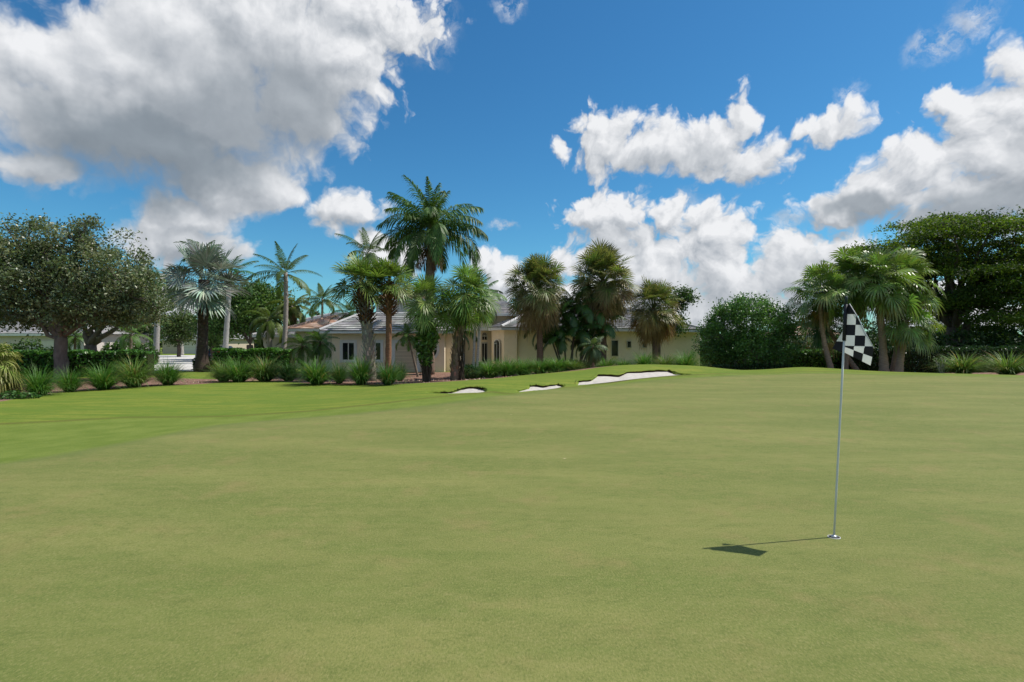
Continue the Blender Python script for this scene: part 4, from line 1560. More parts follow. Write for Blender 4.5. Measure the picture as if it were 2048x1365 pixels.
def trunk(root, pts, rad, tint, sides=11, mat=None, jitter=.05, name='trunk', rings=0):
    m = MB()
    pts = np.asarray(pts, float)
    n = 28
    t = np.linspace(0, 1, len(pts))
    tt = np.linspace(0, 1, n)
    p = np.stack([np.interp(tt, t, pts[:, k]) for k in range(3)], -1)
    r = np.interp(tt, np.linspace(0, 1, len(rad)), rad)
    if rings:
        r = r * (1 + .05 * np.where(np.arange(n) % 2, 1, -1))
    p[0, 2] -= .15
    m.tube(p, r, sides, tint, jitter=jitter)
    m.build(name, mat or M_PALMBARK, root, True, world_xyz=False)
    return p


SAB = (.150, .225, .055)
SG = 'cabbage palms in front of the house'


def sabal(label, px, Y, cpx, cpy, rpx, tint=SAB, style='boots', tw=.2, n=46, lo=-.62, bow=0, tiptint=None):
    root, g = palm_base('cabbage_palm', label, px, Y=Y, group=SG)
    top = loc(g, cpx, cpy)
    pts = curve_pts((0, 0, 0), top, 9, (bow, 0))
    m = MB()
    if style == 'lattice':      # grey cross hatched bases below, ragged brown ones above
        p = trunk(root, pts, [tw * 1.1, tw, tw, tw * .95, tw * .9], (.24, .21, .17))
        zs = loc(g, px, 700)[2]
        boots(m, p, tw * 1.02, .15, zs + .05 if False else loc(g, px, 645)[2], 90, .26, .05, (.36, .33, .27), .5)
        boots(m, p, lambda u: tw * (1.0 + .55 * math.sin(u * 2.4)), loc(g, px, 648)[2], top[2] + .05, 170, .30, .055, (.11, .065, .04), .85)
        m.build('leaf_bases', M_BARK, root, world_xyz=False)
    elif style == 'head':       # smooth red brown trunk with a ragged head of old bases
        p = trunk(root, pts, [tw, tw * .82, tw * .8, tw * .8, tw * .8], (.27, .145, .085))
        boots(m, p, lambda u: tw * (.9 + .95 * math.sin(.3 + u * 2.3)), loc(g, px, 632)[2], top[2] + .05, 160, .34, .055, (.22, .125, .075), 1.0)
        m.build('leaf_bases', M_BARK, root, world_xyz=False)
    else:
        p = trunk(root, pts, [tw * 1.1, tw, tw * .95, tw * .95, tw * .9], (.20, .145, .10))
        boots(m, p, tw * 1.0, .1, top[2] - .2, 90, .24, .06, (.25, .175, .115), .45)
        m.build('leaf_bases', M_BARK, root, world_xyz=False)
    Rm = rpx * Y / F
    pet, Rb = Rm * .48, Rm * .52
    top = np.array(top) + np.array([0, 0, .1])
    live, dry = fan_crown(top, n, pet, Rb, 1.5, lo, tint, nseg=26, droop=(.05, .42 if lo < -.2 else .32), bend=(.05, .5), spread=2.2, tip=tiptint, split=.36, petv=.35)
    live.build('crown', M_PALM, root, world_xyz=False)
    return root, g


sabal('cabbage palm with a grey cross hatched lower trunk and shaggy brown neck', 741, 29, 722, 570, 72, style='lattice', tw=.29, bow=.1, lo=.08, n=36, tint=(.145, .21, .055))
sabal('cabbage palm with a smooth red brown trunk and ragged ball of old leaf bases', 776, 29.5, 779, 570, 68, style='head', tw=.20, lo=.02, n=36, tint=(.160, .235, .050))
sabal('cabbage palm whose trunk is smothered in green vines', 852, 26.5, 855, 606, 60, tw=.18, lo=-.45, tint=(.160, .240, .060))
sabal('cabbage palm with a rough tan trunk right of the oval window', 910, 27.2, 934, 596, 74, tw=.22, lo=-.5, tint=(.160, .245, .062), n=50, bow=-.15)


def sabal_skirt(label, px, Y, cpx, cpy, rpx, base_top, n=180, orange=False):
    root, g = palm_base('skirted_palm', label, px, Y=Y, group='palms with skirts of dead fronds')
    top = loc(g, cpx, cpy)
    p = trunk(root, curve_pts((0, 0, 0), top, 8, (.05, 0)), [.22, .19, .18, .18, .18], (.16, .105, .07))
    Rm = rpx * Y / F
    live, dry = fan_crown(top, n, Rm * .58, Rm * .42, 1.5, -1.08, (.140, .190, .056), old=(.30, .232, .135) if not orange else (.37, .22, .085), oldfrac=.33,
                          nseg=22, droop=(.05, .6), bend=(.0, .5), spread=2.1, tip=(.26, .20, .09), split=.34, power=1.05, shaft=.6, petv=.4)
    live.build('crown', M_PALM, root, world_xyz=False)
    dry.build('dead_skirt', M_DRY, root, world_xyz=False)


sabal_skirt('round headed palm with a thick brown skirt, leftmost of the three skirted palms', 1080, 33, 1075, 575, 68, 720)
sabal_skirt('tallest of the skirted palms, rising behind the dark feather palms', 1206, 34, 1205, 560, 72, 720, 190)
sabal_skirt('orange tinged skirted palm standing alone before the small windows', 1311, 34.2, 1306, 616, 60, 715, 150, True)


# silver Bismarck palm
def bismarck():
    root, g = palm_base('silver_fan_palm', 'silver blue fan palm with a thick dark trunk beside the driveway', 404, 743)
    top = loc(g, 408, 560)
    p = trunk(root, curve_pts((0, 0, 0), top, 8), [.52, .36, .31, .30, .30, .30, .34], (.075, .055, .045))
    m = MB()
    boots(m, p, .30, .5, top[2] - .3, 220, .18, .085, (.10, .075, .06), .35)
    m.build('leaf_bases', M_BARK, root, world_xyz=False)
    live, dry = fan_crown(top, 27, 1.55, 1.55, 1.5, -.42, (.235, .285, .225), nseg=40, droop=(.02, .2), bend=(-.1, .25), spread=2.75, split=.55, shaft=.6, fold=.28, petv=.12, power=.9)
    live.build('crown', M_SILVER, root, world_xyz=False)


bismarck()


def feather_palm(name, label, px, Y, cpx, cpy, L, n, tint, tw, hi=1.45, lo=-.6, curve=(.7, 1.5), ll=.55, lw=.045, nl=46, plum=0.0, hang=.5, bark=(.36, .33, .29), group=None, shaft=None,
                 bow=0.0, dead=0, lift=.25, flare=1.5, base=None, power=1.0, rach=(.13, .15, .05)):
    root, g = palm_base(name, label, px, base, Y if base is None else None, group)
    top = loc(g, cpx, cpy)
    trunk(root, curve_pts((0, 0, 0), top, 9, (bow, 0)), [tw * flare, tw, tw * .95, tw * .9, tw * .78], bark, rings=1)
    if shaft:
        m = MB()
        m.tube([top + np.array([0, 0, -shaft]), top + np.array([0, 0, -shaft * .6]), top + np.array([0, 0, -.1]), top + np.array([0, 0, .25])], [tw * .8, tw * 1.0, tw * .7, tw * .3], 10, (.12, .20, .06))
        m.build('crownshaft', M_PLAIN, root, True, world_xyz=False)
    cr, de = MB(), MB()
    for k in range(n):
        a = (k + .5) / n
        e = hi + (lo - hi) * a ** power + rnd.normal(0, .08)
        az = k * GA + rnd.normal(0, .2)
        cv = curve[0] + (curve[1] - curve[0]) * min(1, a * 1.3) + rnd.normal(0, .1)
        pinnate(cr, top + np.array([0, 0, -.15 * a]), az, e, L * rnd.uniform(.85, 1.08) * (.75 + .25 * min(1, a * 4)), cv, nl, ll, lw, jit(tint, .12), lift, hang, plum, rnd.normal(0, .25), rach)
    cr.build('crown', M_LEAF, root, world_xyz=False)
    if dead:
        for k in range(dead):
            pinnate(de, top + np.array([0, 0, -.3]), k * GA * 1.3, -1.15 + rnd.normal(0, .15), L * .5, .35, 22, ll * .8, lw, jit((.28, .20, .12), .15), lift, .9, .4, 0, (.2, .15, .1))
        de.build('dead_fronds', M_DRY, root, world_xyz=False)
    return root, g


feather_palm('royal_palm', 'tallest palm, a royal palm with a huge feathery crown above the house', 858, 34, 861, 464, 4.0, 38, (.080, .150, .036), .30, 1.5, -.12, (.85, 1.85), .85, .06, 60,
             plum=.5, hang=1.15, bark=(.20, .145, .11), dead=7, flare=1.2, power=.95)
CG = 'coconut palms'
feather_palm('coconut_palm', 'slender coconut palm standing clear against the sky left of the house', 563, 39, 571, 545, 2.65, 15, (.085, .14, .035), .17, 1.4, -.35, (.6, 1.15), .55, .045, 44, hang=.75,
             bark=(.33, .28, .25), group=CG, bow=.15, flare=1.2)
feather_palm('coconut_palm', 'distant smaller coconut palm above the orange tiled roof', 643, 56, 645, 598, 2.6, 17, (.10, .15, .04), .13, 1.4, -.55, (.7, 1.2), .6, .05, 40, hang=.8, bark=(.30, .26, .22), group=CG)
feather_palm('coconut_palm', 'coconut palm whose crown tops the lattice trunked cabbage palm', 738, 44, 736, 505, 2.9, 16, (.085, .13, .045), .16, 1.4, -.5, (.6, 1.2), .6, .05, 42, hang=.8, group=CG)
feather_palm('coconut_palm', 'far coconut palm behind the small round tree by the driveway', 364, 78, 362, 612, 3.4, 17, (.06, .11, .035), .18, 1.4, -.5, (.6, 1.3), .7, .06, 36, hang=.8, group=CG)
RG = 'royal palms along the driveway'
feather_palm('royal_palm', 'royal palm with a smooth pale trunk at the driveway kerb under the oak', 311, 51, 318, 560, 2.6, 14, (.06, .13, .03), .25, 1.2, -.5, (.7, 1.3), .6, .05, 44, plum=.4, group=RG, bark=(.33, .31, .29), shaft=1.2, flare=1.25)
feather_palm('royal_palm', 'pale trunked royal palm half hidden left of the silver palm trunk', 396, 55, 404, 505, 2.6, 14, (.06, .13, .03), .19, 1.2, -.4, (.7, 1.3), .6, .05, 44, plum=.4, group=RG, bark=(.33, .31, .28), shaft=1.3)
feather_palm('royal_palm', 'royal palm with a clean grey trunk right of the silver palm', 449, 50, 460, 545, 2.9, 15, (.055, .135, .035), .23, 1.3, -.45, (.6, 1.2), .65, .05, 46, plum=.4, group=RG, bark=(.36, .345, .32), shaft=1.3, flare=1.2)
BG = 'drooping garden palms left of the house'
feather_palm('bottle_palm', 'short palm with a heavily drooping olive crown left of the coconut trunk', 540, 43, 538, 640, 2.6, 18, (.085, .125, .022), .22, 1.3, -.4, (1.5, 2.3), .5, .045, 50, hang=1.0, group=BG, bark=(.35, .30, .26))
feather_palm('bottle_palm', 'yellowish palm with a hanging crown right behind the coconut trunk', 556, 44, 586, 612, 2.1, 18, (.12, .15, .028), .16, 1.3, -.7, (1.2, 2.0), .5, .05, 44, hang=1.0, group=BG, bark=(.33, .27, .24), dead=4)
DG = 'small feathery date palms'
feather_palm('date_palm', 'small feathery date palm left of the house corner, left one of the pair', 606, 33, 604, 690, 1.35, 24, (.085, .155, .03), .09, 1.4, -.5, (1.0, 1.9), .3, .022, 44, hang=.5, group=DG, bark=(.13, .09, .06), flare=1.1)
feather_palm('date_palm', 'small feathery date palm against the house corner, right one of the pair', 640, 33.4, 640, 684, 1.3, 26, (.085, .16, .03), .09, 1.4, -.6, (1.0, 1.9), .3, .022, 44, hang=.5, group=DG, bark=(.13, .09, .06), flare=1.1)
feather_palm('date_palm', 'little date palm on a leaning stem before the garage door', 836, 33, 815, 668, 1.1, 20, (.10, .18, .035), .07, 1.4, -.4, (1.0, 1.8), .3, .022, 38, hang=.5, group=DG, bark=(.20, .16, .12), flare=1.0)
feather_palm('date_palm', 'dark bushy palm crown behind the lattice trunked cabbage palm', 700, 40.8, 702, 625, 2.0, 26, (.045, .10, .024), .14, 1.3, -.9, (.8, 1.5), .4, .03, 46, hang=.6, group=DG, bark=(.13, .09, .06))

# twin slender palms by the entrance
for px, cx, cy, lab in ((946, 952, 590, 'left of the twin thin grey palms before the front door'), (953, 962, 592, 'right of the twin thin grey palms before the front door')):
    feather_palm('slender_palm', lab, px, 31.5, cx, cy, 1.7, 12, (.11, .20, .055), .075, 1.3, -.7, (.9, 1.6), .5, .05, 34, hang=.9, group='slender palms by the entrance', bark=(.40, .38, .35), flare=1.3)
feather_palm('slender_palm', 'thin palm stem leaning beside the rough tan trunk', 931, 32, 921, 660, 1.3, 9, (.10, .18, .05), .07, 1.2, -.4, (.9, 1.6), .4, .045, 30, hang=.9, group='slender palms by the entrance', bark=(.36, .34, .31), flare=1.2)


# dark feather palm clump
def clump_palm(label, px, Y, heads, tint, L=1.9, n=13, name='feather_palm_clump'):
    root, g = palm_base(name, label, px, Y=Y)
    for (hx, hy, sc) in heads:
        top = loc(g, hx, hy, rnd.uniform(-.5, .5))
        m = MB()
        b = np.array([top[0] * .35 + rnd.normal(0, .1), rnd.normal(0, .25), -.1])
        m.tube(curve_pts(b, top, 7), np.linspace(.06, .05, 7), 7, (.14, .12, .09))
        m.build('stem', M_PALMBARK, root, True, world_xyz=False)
        c = MB()
        for k in range(n):
            a = (k + .5) / n
            pinnate(c, top, k * GA + rnd.normal(0, .2), 1.45 - 1.5 * a, L * sc * rnd.uniform(.85, 1.1), 1.1 + a * .9, 40, .52, .05, jit(tint, .15), .35, .8, 0, rnd.normal(0, .2))
        c.build('crown', M_GLOSSY, root, world_xyz=False)


clump_palm('dense clump of dark arching feather palms between two skirted palms', 1140, 34, [(1095, 655, .9), (1125, 628, 1.05), (1150, 615, 1.1), (1178, 622, 1.05), (1195, 650, .95), (1110, 680, .85), (1150, 665, 1), (1180, 680, .85)], (.060, .125, .028))
feather_palm('young_palm', 'small palm with a thin brown trunk at the right end of the long grass row', 1186, 29.5, 1186, 690, .95, 16, (.10, .15, .06), .085, 1.2, -.9, (.9, 1.6), .35, .04, 26, hang=.9, bark=(.22, .15, .10), dead=3, flare=1.2)


# Chinese fan palms on the right
def livistona(label, px, Y, cpx, cpy, rpx, n=62, tint=(.175, .263, .062), tw=.13, bow=0.0, bark=(.34, .215, .16), bot=None):
    root, g = palm_base('fountain_palm', label, px, Y=Y, group='weeping fan palms behind the flag')
    top = loc(g, cpx, cpy)
    trunk(root, curve_pts((0, 0, 0), top, 9, (bow, 0)), [tw * 1.5, tw * 1.1, tw, tw * .95, tw * .9], bark, rings=1)
    Rm = rpx * Y / F
    live, dry = fan_crown(top, int(n * 1.0), Rm * .57, Rm * .42, 1.4, -.58, tint, old=(.30, .20, .07), oldfrac=.05, nseg=24, droop=(.12, .62), bend=(.1, .7), spread=2.4, tip=(.20, .21, .10), split=.56, fold=.15, petv=.4)
    live.build('crown', M_GLOSSY, root, world_xyz=False)
    dry.build('dry_fronds', M_DRY, root, world_xyz=False)


livistona('leftmost weeping fan palm, leaning left against the clouds', 1665, 33, 1640, 590, 66, 52, bow=-.2)
livistona('tall weeping fan palm in the middle, its crown above the flag', 1690, 33.6, 1700, 555, 72, 58)
livistona('weeping fan palm with the stout pale trunk just right of the flag', 1768, 32.4, 1752, 570, 82, 62, tw=.19, bow=.1)
livistona('highest right weeping fan palm, against the big dark tree', 1785, 33.4, 1806, 565, 74, 62, bow=.1)
livistona('low weeping fan palm with a short rough trunk, rightmost of the fan palms', 1796, 32.2, 1812, 640, 62, 42, tw=.18)
livistona('low weeping fan palm with dark hanging fronds behind the flagpole', 1718, 34, 1650, 650, 52, 38, tint=(.06, .125, .035))

# yellowing fan palm at the left edge
def edge_palm():
    g = at(2, 19.5)
    root = thing('yellow_fan_palm', 'low fan palm with yellowing hanging fronds at the left edge', 'palm tree', g)
    top = np.array([-.35, 0, 1.15])
    trunk(root, [(-.35, 0, 0), (-.35, 0, .6), top], [.16, .14, .12], (.14, .1, .07))
    live, dry = fan_crown(top, 42, .55, .75, 1.4, -1.0, (.17, .22, .045), old=(.40, .30, .09), oldfrac=.22, nseg=28, droop=(.4, 1.3), bend=(.2, .8), spread=2.3, tip=(.36, .32, .12), split=.4)
    live.build('crown', M_LEAF, root, world_xyz=False)
    dry.build('dry_fronds', M_DRY, root, world_xyz=False)


edge_palm()

# ------------------------------------------------------------------ broadleaf trees
def ell(g, px, py, rx, ry, dy=0.0, rd=None):
    """ellipsoid given by its picture at the tree's distance"""
    Y = g[1]
    c = loc(g, px, py)
    return (c[0], c[1] + dy, c[2], rx * Y / F, (rd if rd is not None else rx * Y / F * .9), ry * Y / F)


OAK = [(.140, .175, .088), (.118, .150, .072), (.185, .205, .110), (.145, .168, .086), (.105, .142, .062)]


def oak_left():
    g = at(123, 28.5)
    root = thing('oak_tree', 'large spreading grey green oak with a stout trunk before the hedge', 'tree', g, 'oaks at the left')
    fk = loc(g, 122, 672)
    blobs = [ell(g, 40, 560, 95, 85), ell(g, 130, 520, 95, 70), ell(g, 120, 590, 110, 70), ell(g, 215, 560, 85, 80), ell(g, 270, 585, 58, 60), ell(g, 20, 500, 60, 38, .5),
             ell(g, 130, 475, 60, 30), ell(g, 30, 625, 70, 36), ell(g, 250, 620, 60, 40, .8), ell(g, 190, 620, 70, 30, -.6), ell(g, -40, 570, 80, 90)]
    blobs += [ell(g, 15, 452, 30, 14), ell(g, 75, 448, 26, 12), ell(g, 165, 446, 34, 14), ell(g, 245, 478, 26, 18), ell(g, 312, 548, 20, 18)]
    leafy(root, blobs, fk, 520, 104, .29, .095, .042, OAK, [(curve_pts((0, 0, -.1), fk, 8, wob=.03), np.linspace(.34, .27, 8)),
          (curve_pts(fk, loc(g, 60, 630, .3), 6, wob=.05), np.linspace(.2, .1, 6)), (curve_pts(fk, loc(g, 200, 625, -.2), 6, wob=.05), np.linspace(.18, .09, 6)),
          (curve_pts(fk, loc(g, 130, 590), 6, wob=.05), np.linspace(.2, .1, 6))], limb=.11, limb_n=14, flat=.75, mat=M_GLOSSY, bark=(.17, .135, .12))


oak_left()


def oak_fork():
    g = at(180, 37)
    root = thing('oak_tree', 'second oak forking low behind the hedge, right of the stout trunk', 'tree', g, 'oaks at the left')
    fk = loc(g, 180, 690)
    blobs = [ell(g, 250, 590, 60, 55), ell(g, 200, 610, 60, 40), ell(g, 290, 610, 36, 45), ell(g, 150, 600, 70, 40), ell(g, 285, 575, 36, 34)]
    tr = [(curve_pts((0, 0, -.1), fk, 6, wob=.03), np.linspace(.4, .34, 6))]
    for (x, y) in ((165, 640), (190, 640), (235, 655), (215, 640)):
        tr.append((curve_pts(fk, loc(g, x, y, rnd.uniform(-.6, .6)), 6, wob=.06), np.linspace(.22, .12, 6)))
    leafy(root, blobs, loc(g, 195, 660), 180, 80, .36, .10, .042, OAK[:2] + [(.06, .10, .03)], tr, limb=.13, limb_n=9, bark=(.16, .125, .11))


oak_fork()


def tree(name, label, px, Y, blobs, ncl, nlf, crad, L, W, tints, forky, group=None, limb=.09, up=.35, flat=.7, tw=.16, mat=None, limb_n=9, shell=.5, bark=(.13, .10, .08)):
    g = at(px, Y)
    root = thing(name, label, 'tree', g, group)
    fk = loc(g, px, forky)
    leafy(root, [ell(g, *b) for b in blobs], fk, ncl, nlf, crad, L, W, tints, [(curve_pts((0, 0, -.1), fk, 7, wob=.03), np.linspace(tw * 1.2, tw, 7))], limb, up, flat, shell, mat, limb_n, bark)
    return root


DK = [(.061, .120, .029), (.083, .157, .035), (.120, .200, .042), (.072, .136, .032)]
TG = 'background trees'
tree('round_tree', 'small round tree on the island by the driveway, before the far garage', 358, 70, [(355, 660, 38, 28), (340, 655, 24, 22), (375, 655, 26, 24), (357, 645, 30, 18)], 110, 70, .5, .16, .075, [(.06, .10, .025), (.085, .12, .03)], 690, TG, tw=.2)
tree('broadleaf_tree', 'dark broadleaf tree filling the gap right of the grey royal palm', 500, 56, [(480, 620, 55, 50), (530, 610, 55, 42), (510, 590, 40, 25), (450, 640, 40, 45), (560, 640, 30, 40)], 240, 80, .55, .16, .075, DK, 690, TG, tw=.3)
tree('broadleaf_tree', 'lighter leafy tree between the silver palm and the grey royal palm', 425, 60, [(430, 620, 32, 40), (440, 590, 22, 24), (425, 660, 34, 30)], 110, 76, .5, .16, .075, [(.06, .115, .024), (.08, .135, .03)], 690, TG, tw=.2)
tree('broadleaf_tree', 'leafy tree peeping out behind the orange tinged skirted palm', 1318, 39, [(1362, 600, 26, 24), (1345, 650, 28, 28), (1375, 590, 16, 12)], 60, 60, .26, .10, .05, [(.07, .13, .028), (.05, .10, .022)], 670, TG, tw=.1)
tree('broadleaf_tree', 'green tree crowded with palms behind the forked oak', 255, 58, [(230, 640, 50, 30), (280, 650, 40, 32), (300, 620, 26, 40), (180, 650, 50, 22)], 150, 76, .5, .15, .07, [(.05, .10, .022), (.075, .125, .03)], 690, TG, tw=.2)


def ligustrum():
    g = at(1500, 35)
    root = thing('round_bush_tree', 'dense rounded bushy tree with several stems right of the beige wall', 'tree', g)
    blobs = [ell(g, 1500, 650, 90, 52), ell(g, 1447, 674, 46, 46), ell(g, 1552, 670, 44, 46), ell(g, 1500, 622, 58, 26), ell(g, 1475, 640, 50, 34), ell(g, 1432, 695, 34, 26), ell(g, 1575, 680, 26, 40), ell(g, 1500, 700, 84, 28)]
    stems = [(curve_pts((dx, dy, -.1), loc(g, x, y, dy * 2), 6, wob=.05), np.linspace(.11, .06, 6)) for dx, dy, x, y in
             ((-.5, 0, 1440, 670), (-.1, .2, 1480, 650), (.3, -.1, 1520, 650), (.9, .1, 1553, 660), (1.5, 0, 1560, 640), (1.3, .2, 1545, 690))]
    leafy(root, blobs, loc(g, 1500, 690), 360, 85, .24, .075, .042, [(.075, .163, .037), (.100, .194, .045), (.056, .125, .030)], stems, limb=.05, limb_n=10, up=.5, flat=.9, shell=.62, mat=M_GLOSSY, bark=(.15, .13, .11))


ligustrum()


def big_dark():
    g = at(1905, 46)
    root = thing('spreading_tree', 'huge dark spreading tree with layered foliage at the right edge', 'tree', g)
    fk = loc(g, 1905, 655)
    bl = []
    lay = [(1960, 425, 70, 12), (1880, 432, 50, 11), (2030, 440, 45, 12), (1850, 455, 80, 13), (1960, 450, 110, 14), (1800, 475, 50, 10), (2040, 470, 60, 16), (1900, 480, 120, 16), (1990, 500, 90, 16),
           (1780, 490, 40, 10), (1840, 505, 80, 14), (1930, 525, 110, 18), (2040, 520, 60, 18), (1880, 550, 110, 18), (1990, 560, 100, 20), (2060, 580, 60, 24), (1930, 590, 100, 20), (1860, 600, 70, 18),
           (2000, 620, 90, 20), (2070, 640, 50, 22), (1920, 635, 70, 14), (1755, 500, 16, 7), (1985, 655, 60, 12), (2100, 520, 60, 60), (2120, 600, 60, 50)]
    for (x, y, rx, ry) in [(a_, b_ + 12 * (b_ < 520), c_, d_) for a_, b_, c_, d_ in lay]:
        for _ in range(2):
            bl.append(ell(g, x + rnd.normal(0, rx * .2), y + rnd.normal(0, 4), rx * .85, ry * 1.3, rnd.uniform(-3.5, 3.5), rx * g[1] / F * .9))
    leafy(root, bl, fk, 760, 120, .55, .13, .06, [(.050, .088, .018), (.072, .118, .022), (.100, .150, .026), (.038, .068, .014)],
          [(curve_pts((0, 0, -.1), fk, 7, wob=.05), np.linspace(.5, .38, 7)), (curve_pts((.9, .4, -.1), loc(g, 1935, 640), 7, wob=.05), np.linspace(.36, .24, 7)),
           (curve_pts(fk, loc(g, 1850, 570), 6, wob=.1), np.linspace(.28, .14, 6)), (curve_pts(fk, loc(g, 1960, 560), 6, wob=.1), np.linspace(.28, .14, 6))],
          limb=.16, limb_n=26, up=.8, flat=.34, shell=.2, mat=mat_leaf('sunlit_leaf', .55, .42, .2, (1.5, 1.5, .5)), bark=(.09, .07, .06))


big_dark()

# ------------------------------------------------------------------ hedges and shrubs
hedge('garden_hedge', 'tall dark garden hedge closing the gap right of the beige wall', [at(1385, 45), at(1480, 45), at(1600, 45)], 1.6, 1.9, 5000, .12, .06, [(.03, .07, .018), (.045, .09, .022)])
bush('leafy_shrub', 'mass of dark shrubs under the trees right of the forked oak', 'shrub', at(255, 46), [(0, 0, .9, 1.6, .8, 1.1), (-1.4, .3, .8, 1.2, .8, 1.0), (1.4, .2, .8, 1.0, .7, 1.0)], 3800, .13, .06, [(.05, .105, .022), (.07, .13, .028), (.035, .08, .018)], 'garden shrubs')
bush('leafy_shrub', 'broad dark shrubs at the foot of the huge dark tree', 'shrub', at(1930, 44), [(0, 0, 1.3, 3.2, 1.2, 1.5), (4, 0, 1.5, 3.0, 1.2, 1.6), (-4.2, 0, 1.2, 2.6, 1.2, 1.3)], 5200, .17, .08, [(.022, .05, .013), (.035, .07, .016)], 'garden shrubs')
bush('leafy_shrub', 'dark garden shrubs before the pale house wall, left of the stout oak', 'shrub', at(60, 43), [(0, 0, .9, 1.3, .7, 1.2), (-1.7, .2, .8, 1.2, .7, 1.0), (1.5, .2, .6, .8, .6, .9)], 2600, .13, .06, [(.05, .10, .022), (.07, .125, .028), (.035, .075, .018)], 'garden shrubs')
feather_palm('date_palm', 'feathery palm before the pale house wall, between the two oak trunks', 150, 44, 150, 672, 1.4, 18, (.09, .16, .035), .10, 1.3, -.5, (1.0, 1.9), .35, .03, 36, hang=.6, group=DG, bark=(.15, .11, .08))
feather_palm('date_palm', 'feathery palm under the right side of the oak crown, left of the kerb', 262, 44, 262, 668, 1.7, 18, (.09, .17, .035), .12, 1.3, -.5, (1.0, 1.9), .4, .03, 36, hang=.6, group=DG, bark=(.24, .19, .15))
bush('flowering_shrub', 'low shrub with a few orange flowers at the driveway kerb beside the pale palm trunk', 'shrub', at(297, 48), [(0, 0, .5, .8, .5, .6), (-1.2, .3, .8, 1.1, .7, .9)], 1900, .10, .05, [(.07, .14, .03), (.05, .11, .025), (.09, .16, .035), (.45, .16, .04)], 'garden shrubs')
bush('leafy_shrub', 'tall dark shrubs filling the gap between the trunks of the weeping fan palms', 'shrub', at(1728, 40), [(0, 0, 1.6, 1.7, 1.0, 1.9), (-2.2, .3, 1.1, 1.3, .9, 1.3), (2.2, .3, 1.3, 1.3, .9, 1.5)], 4600, .14, .065, [(.04, .085, .02), (.055, .105, .024), (.03, .065, .016)], 'garden shrubs')
HT = [(.064, .176, .029), (.093, .224, .038), (.048, .136, .026)]
HG = 'clipped hedges'
hedge('clipped_hedge', 'glossy hedge running behind the stout oak trunk', [at(20, 31), at(160, 31.3), at(302, 32)], 1.2, 1.45, 7000, .085, .05, HT, HG)
hedge('clipped_hedge', 'bright flat topped hedge between the silver palm and the date palms', [at(434, 36.6), at(500, 36.6), at(585, 36.6)], 1.2, 1.5, 6000, .085, .05, [(.083, .203, .030), (.112, .247, .039), (.060, .150, .027)], HG)
hedge('clipped_hedge', 'low clipped hedge behind the foot of the silver palm', [at(392, 38.6), at(440, 38.6)], 1.0, .78, 1800, .07, .04, [(.05, .105, .02), (.035, .08, .016)], HG)
hedge('clipped_hedge', 'leafy hedge between the bushy tree and the flag', [at(1540, 37), at(1620, 37), at(1700, 37.4)], 1.5, 1.4, 5500, .10, .055, [(.077, .175, .031), (.105, .217, .042), (.056, .133, .025)], HG)
hedge('clipped_hedge', 'long dark hedge under the fan palms and the big dark tree', [at(1690, 35.8), at(1850, 35.8), at(2120, 36.5)], 1.4, 1.62, 11000, .09, .05, [(.022, .055, .013), (.03, .068, .016)], HG)
hedge('clipped_hedge', 'low dark hedge at the foot of the bushy tree', [at(1405, 33.6), at(1480, 33.8), at(1580, 34)], .7, .55, 2600, .07, .04, [(.025, .06, .018), (.035, .075, .022)], HG)
SH = 'shrubs by the house'
bush('leafy_shrub', 'leafy shrub between the rough tan trunk and the twin thin palms', 'shrub', at(936, 31), [(0, 0, .4, .45, .4, .45), (.4, .2, .3, .35, .3, .35)], 900, .09, .035, [(.07, .14, .03), (.05, .11, .025)], SH)
bush('leafy_shrub', 'dark shrub at the foot of the twin thin palms', 'shrub', at(957, 32.2), [(0, 0, .45, .45, .4, .5), (-.35, .2, .4, .35, .3, .4)], 900, .09, .04, [(.035, .075, .02), (.045, .09, .022)], SH)
bush('leafy_shrub', 'shrubby undergrowth at the foot of the dark feather palms', 'shrub', at(1140, 33), [(0, 0, .4, 1.4, .5, .5), (1.0, 0, .35, .8, .4, .4)], 1800, .10, .04, [(.03, .07, .018)], SH)
bush('leafy_shrub', 'pinkish flowering shrub above the hedge left of the flag', 'shrub', at(1640, 41), [(0, 0, 1.2, 1.3, .8, .9), (-1.2, .2, 1.1, .9, .7, .8)], 2600, .09, .05, [(.09, .14, .035), (.16, .11, .06), (.07, .13, .03)], SH)
bush('leafy_shrub', 'little spreading ground cover plant at the left corner of the mulch bed', 'shrub', ground_at(22, 800), [(0, 0, .12, .45, .3, .18), (.5, .1, .1, .35, .25, .15)], 700, .05, .03, [(.06, .14, .03)], SH)
bush('climbing_vine', 'thick green vine wrapped round a cabbage palm trunk', 'vine', at(852, 26.35), [(-.05, -.1, 1.9, .48, .4, .7), (.05, -.1, 2.6, .52, .4, .6), (0, -.1, 1.2, .34, .32, .5), (.25, -.1, 2.1, .35, .3, .5)], 1500, .15, .045, [(.09, .17, .03), (.12, .20, .035), (.06, .12, .025)], 'climbing plants on palm trunks', M_GLOSSY)
bush('climbing_fern', 'dark green fern growing high on the rough tan trunk', 'fern', at(921, 27.1), [(.05, -.05, 3.1, .38, .32, .5), (.12, -.05, 3.5, .36, .3, .35)], 700, .15, .035, [(.07, .135, .028), (.05, .10, .022)], 'climbing plants on palm trunks', M_GLOSSY)


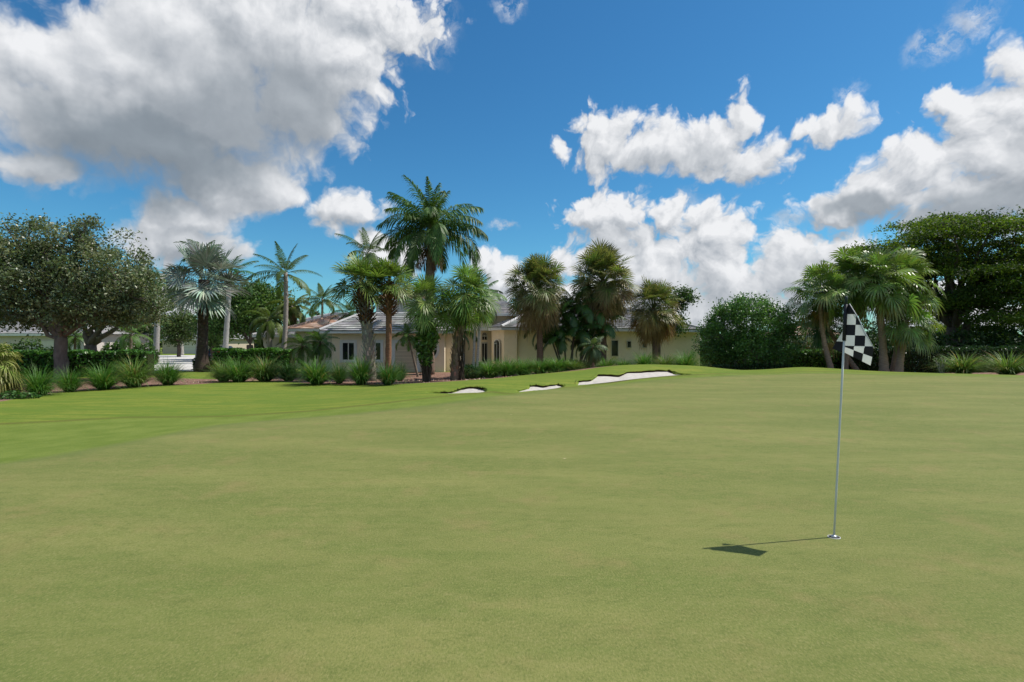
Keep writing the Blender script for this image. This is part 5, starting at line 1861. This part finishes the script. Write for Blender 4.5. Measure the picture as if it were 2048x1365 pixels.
def plumeria():
    g = at(1882, 31.4)
    root = thing('bare_shrub', 'small pale barked shrub with a few leaves left of the pale grass clumps', 'shrub', g)
    m, lf = MB(), MB()
    for k in range(11):
        e = np.array([rnd.uniform(-.35, .4), rnd.uniform(-.25, .25), rnd.uniform(.5, .95)])
        m.tube(curve_pts((rnd.normal(0, .03), 0, -.05), e, 5, wob=.04), np.linspace(.026, .012, 5), 6, (.36, .33, .28))
        leaf_quads(lf, e + rnd.normal(0, .09, (9, 3)), .07, .026, jit((.16, .24, .11), .15, 9), .8)
    m.build('stems', M_BARK, root, True, world_xyz=False)
    lf.build('foliage', M_LEAF, root, world_xyz=False)


plumeria()

# fallen leaves and mulch chips scattered over the bed: nobody could count them
def litter():
    m = MB()
    n = 2600
    x = rnd.uniform(-17, 1.0, n)
    y = rnd.uniform(18, 34, n)
    s = seg_dist(x, y, mulch_poly)
    k = s > .1
    p = np.stack([x[k], y[k], base_ground(x[k], y[k]) + .02], -1)
    c = np.array([(.34, .22, .17), (.42, .31, .24), (.22, .12, .09), (.5, .42, .34)])
    leaf_quads(m, p, .055, .028, jit(c[rnd.integers(4, size=len(p))], .2, len(p)), 2.5)
    o = m.build('leaf_litter', M_DRY)
    tag(o, 'dry leaves scattered over the reddish mulch bed', 'leaves', kind='stuff')


litter()

# far belt of trees behind everything, one mass
def belt():
    m = MB()
    for (x0, x1, y, z1, n, c) in ((-150, -32, 105, 7.5, 9000, (.05, .09, .025)), (-34, 40, 110, 5.5, 6000, (.055, .095, .03)), (22, 120, 85, 5.0, 9000, (.04, .08, .022))):
        x = rnd.uniform(x0, x1, n)
        top = z1 * (.7 + .2 * np.sin(x * .31) + .14 * np.sin(x * .83 + 1))
        z = FAR_Z + top * rnd.uniform(0, 1, n) ** .75
        p = np.stack([x, y + rnd.normal(0, 2.0, n), z], -1)
        leaf_quads(m, p, .55, .34, jit(c, .3, n), .5)
    o = m.build('tree_line', M_LEAF)
    tag(o, 'distant line of green trees behind the houses', 'trees', kind='stuff')


belt()


# thin mast behind the fan palms
def mast():
    g = at(1690, 52)
    root = thing('antenna_mast', 'thin grey mast rising above the weeping fan palms behind the flag', 'mast', g)
    m = MB()
    top = loc(g, 1690, 489)
    m.tube([(0, 0, -.1), top * .5, top * .9], [.05, .045, .035], 8, (.35, .35, .36))
    m.build('pole', M_METAL, root, True, world_xyz=False)
    m = MB()
    m.tube([top * .9, top], [.028, .018], 8, (.35, .35, .36))
    m.build('aerial', M_METAL, root, True, world_xyz=False)


mast()
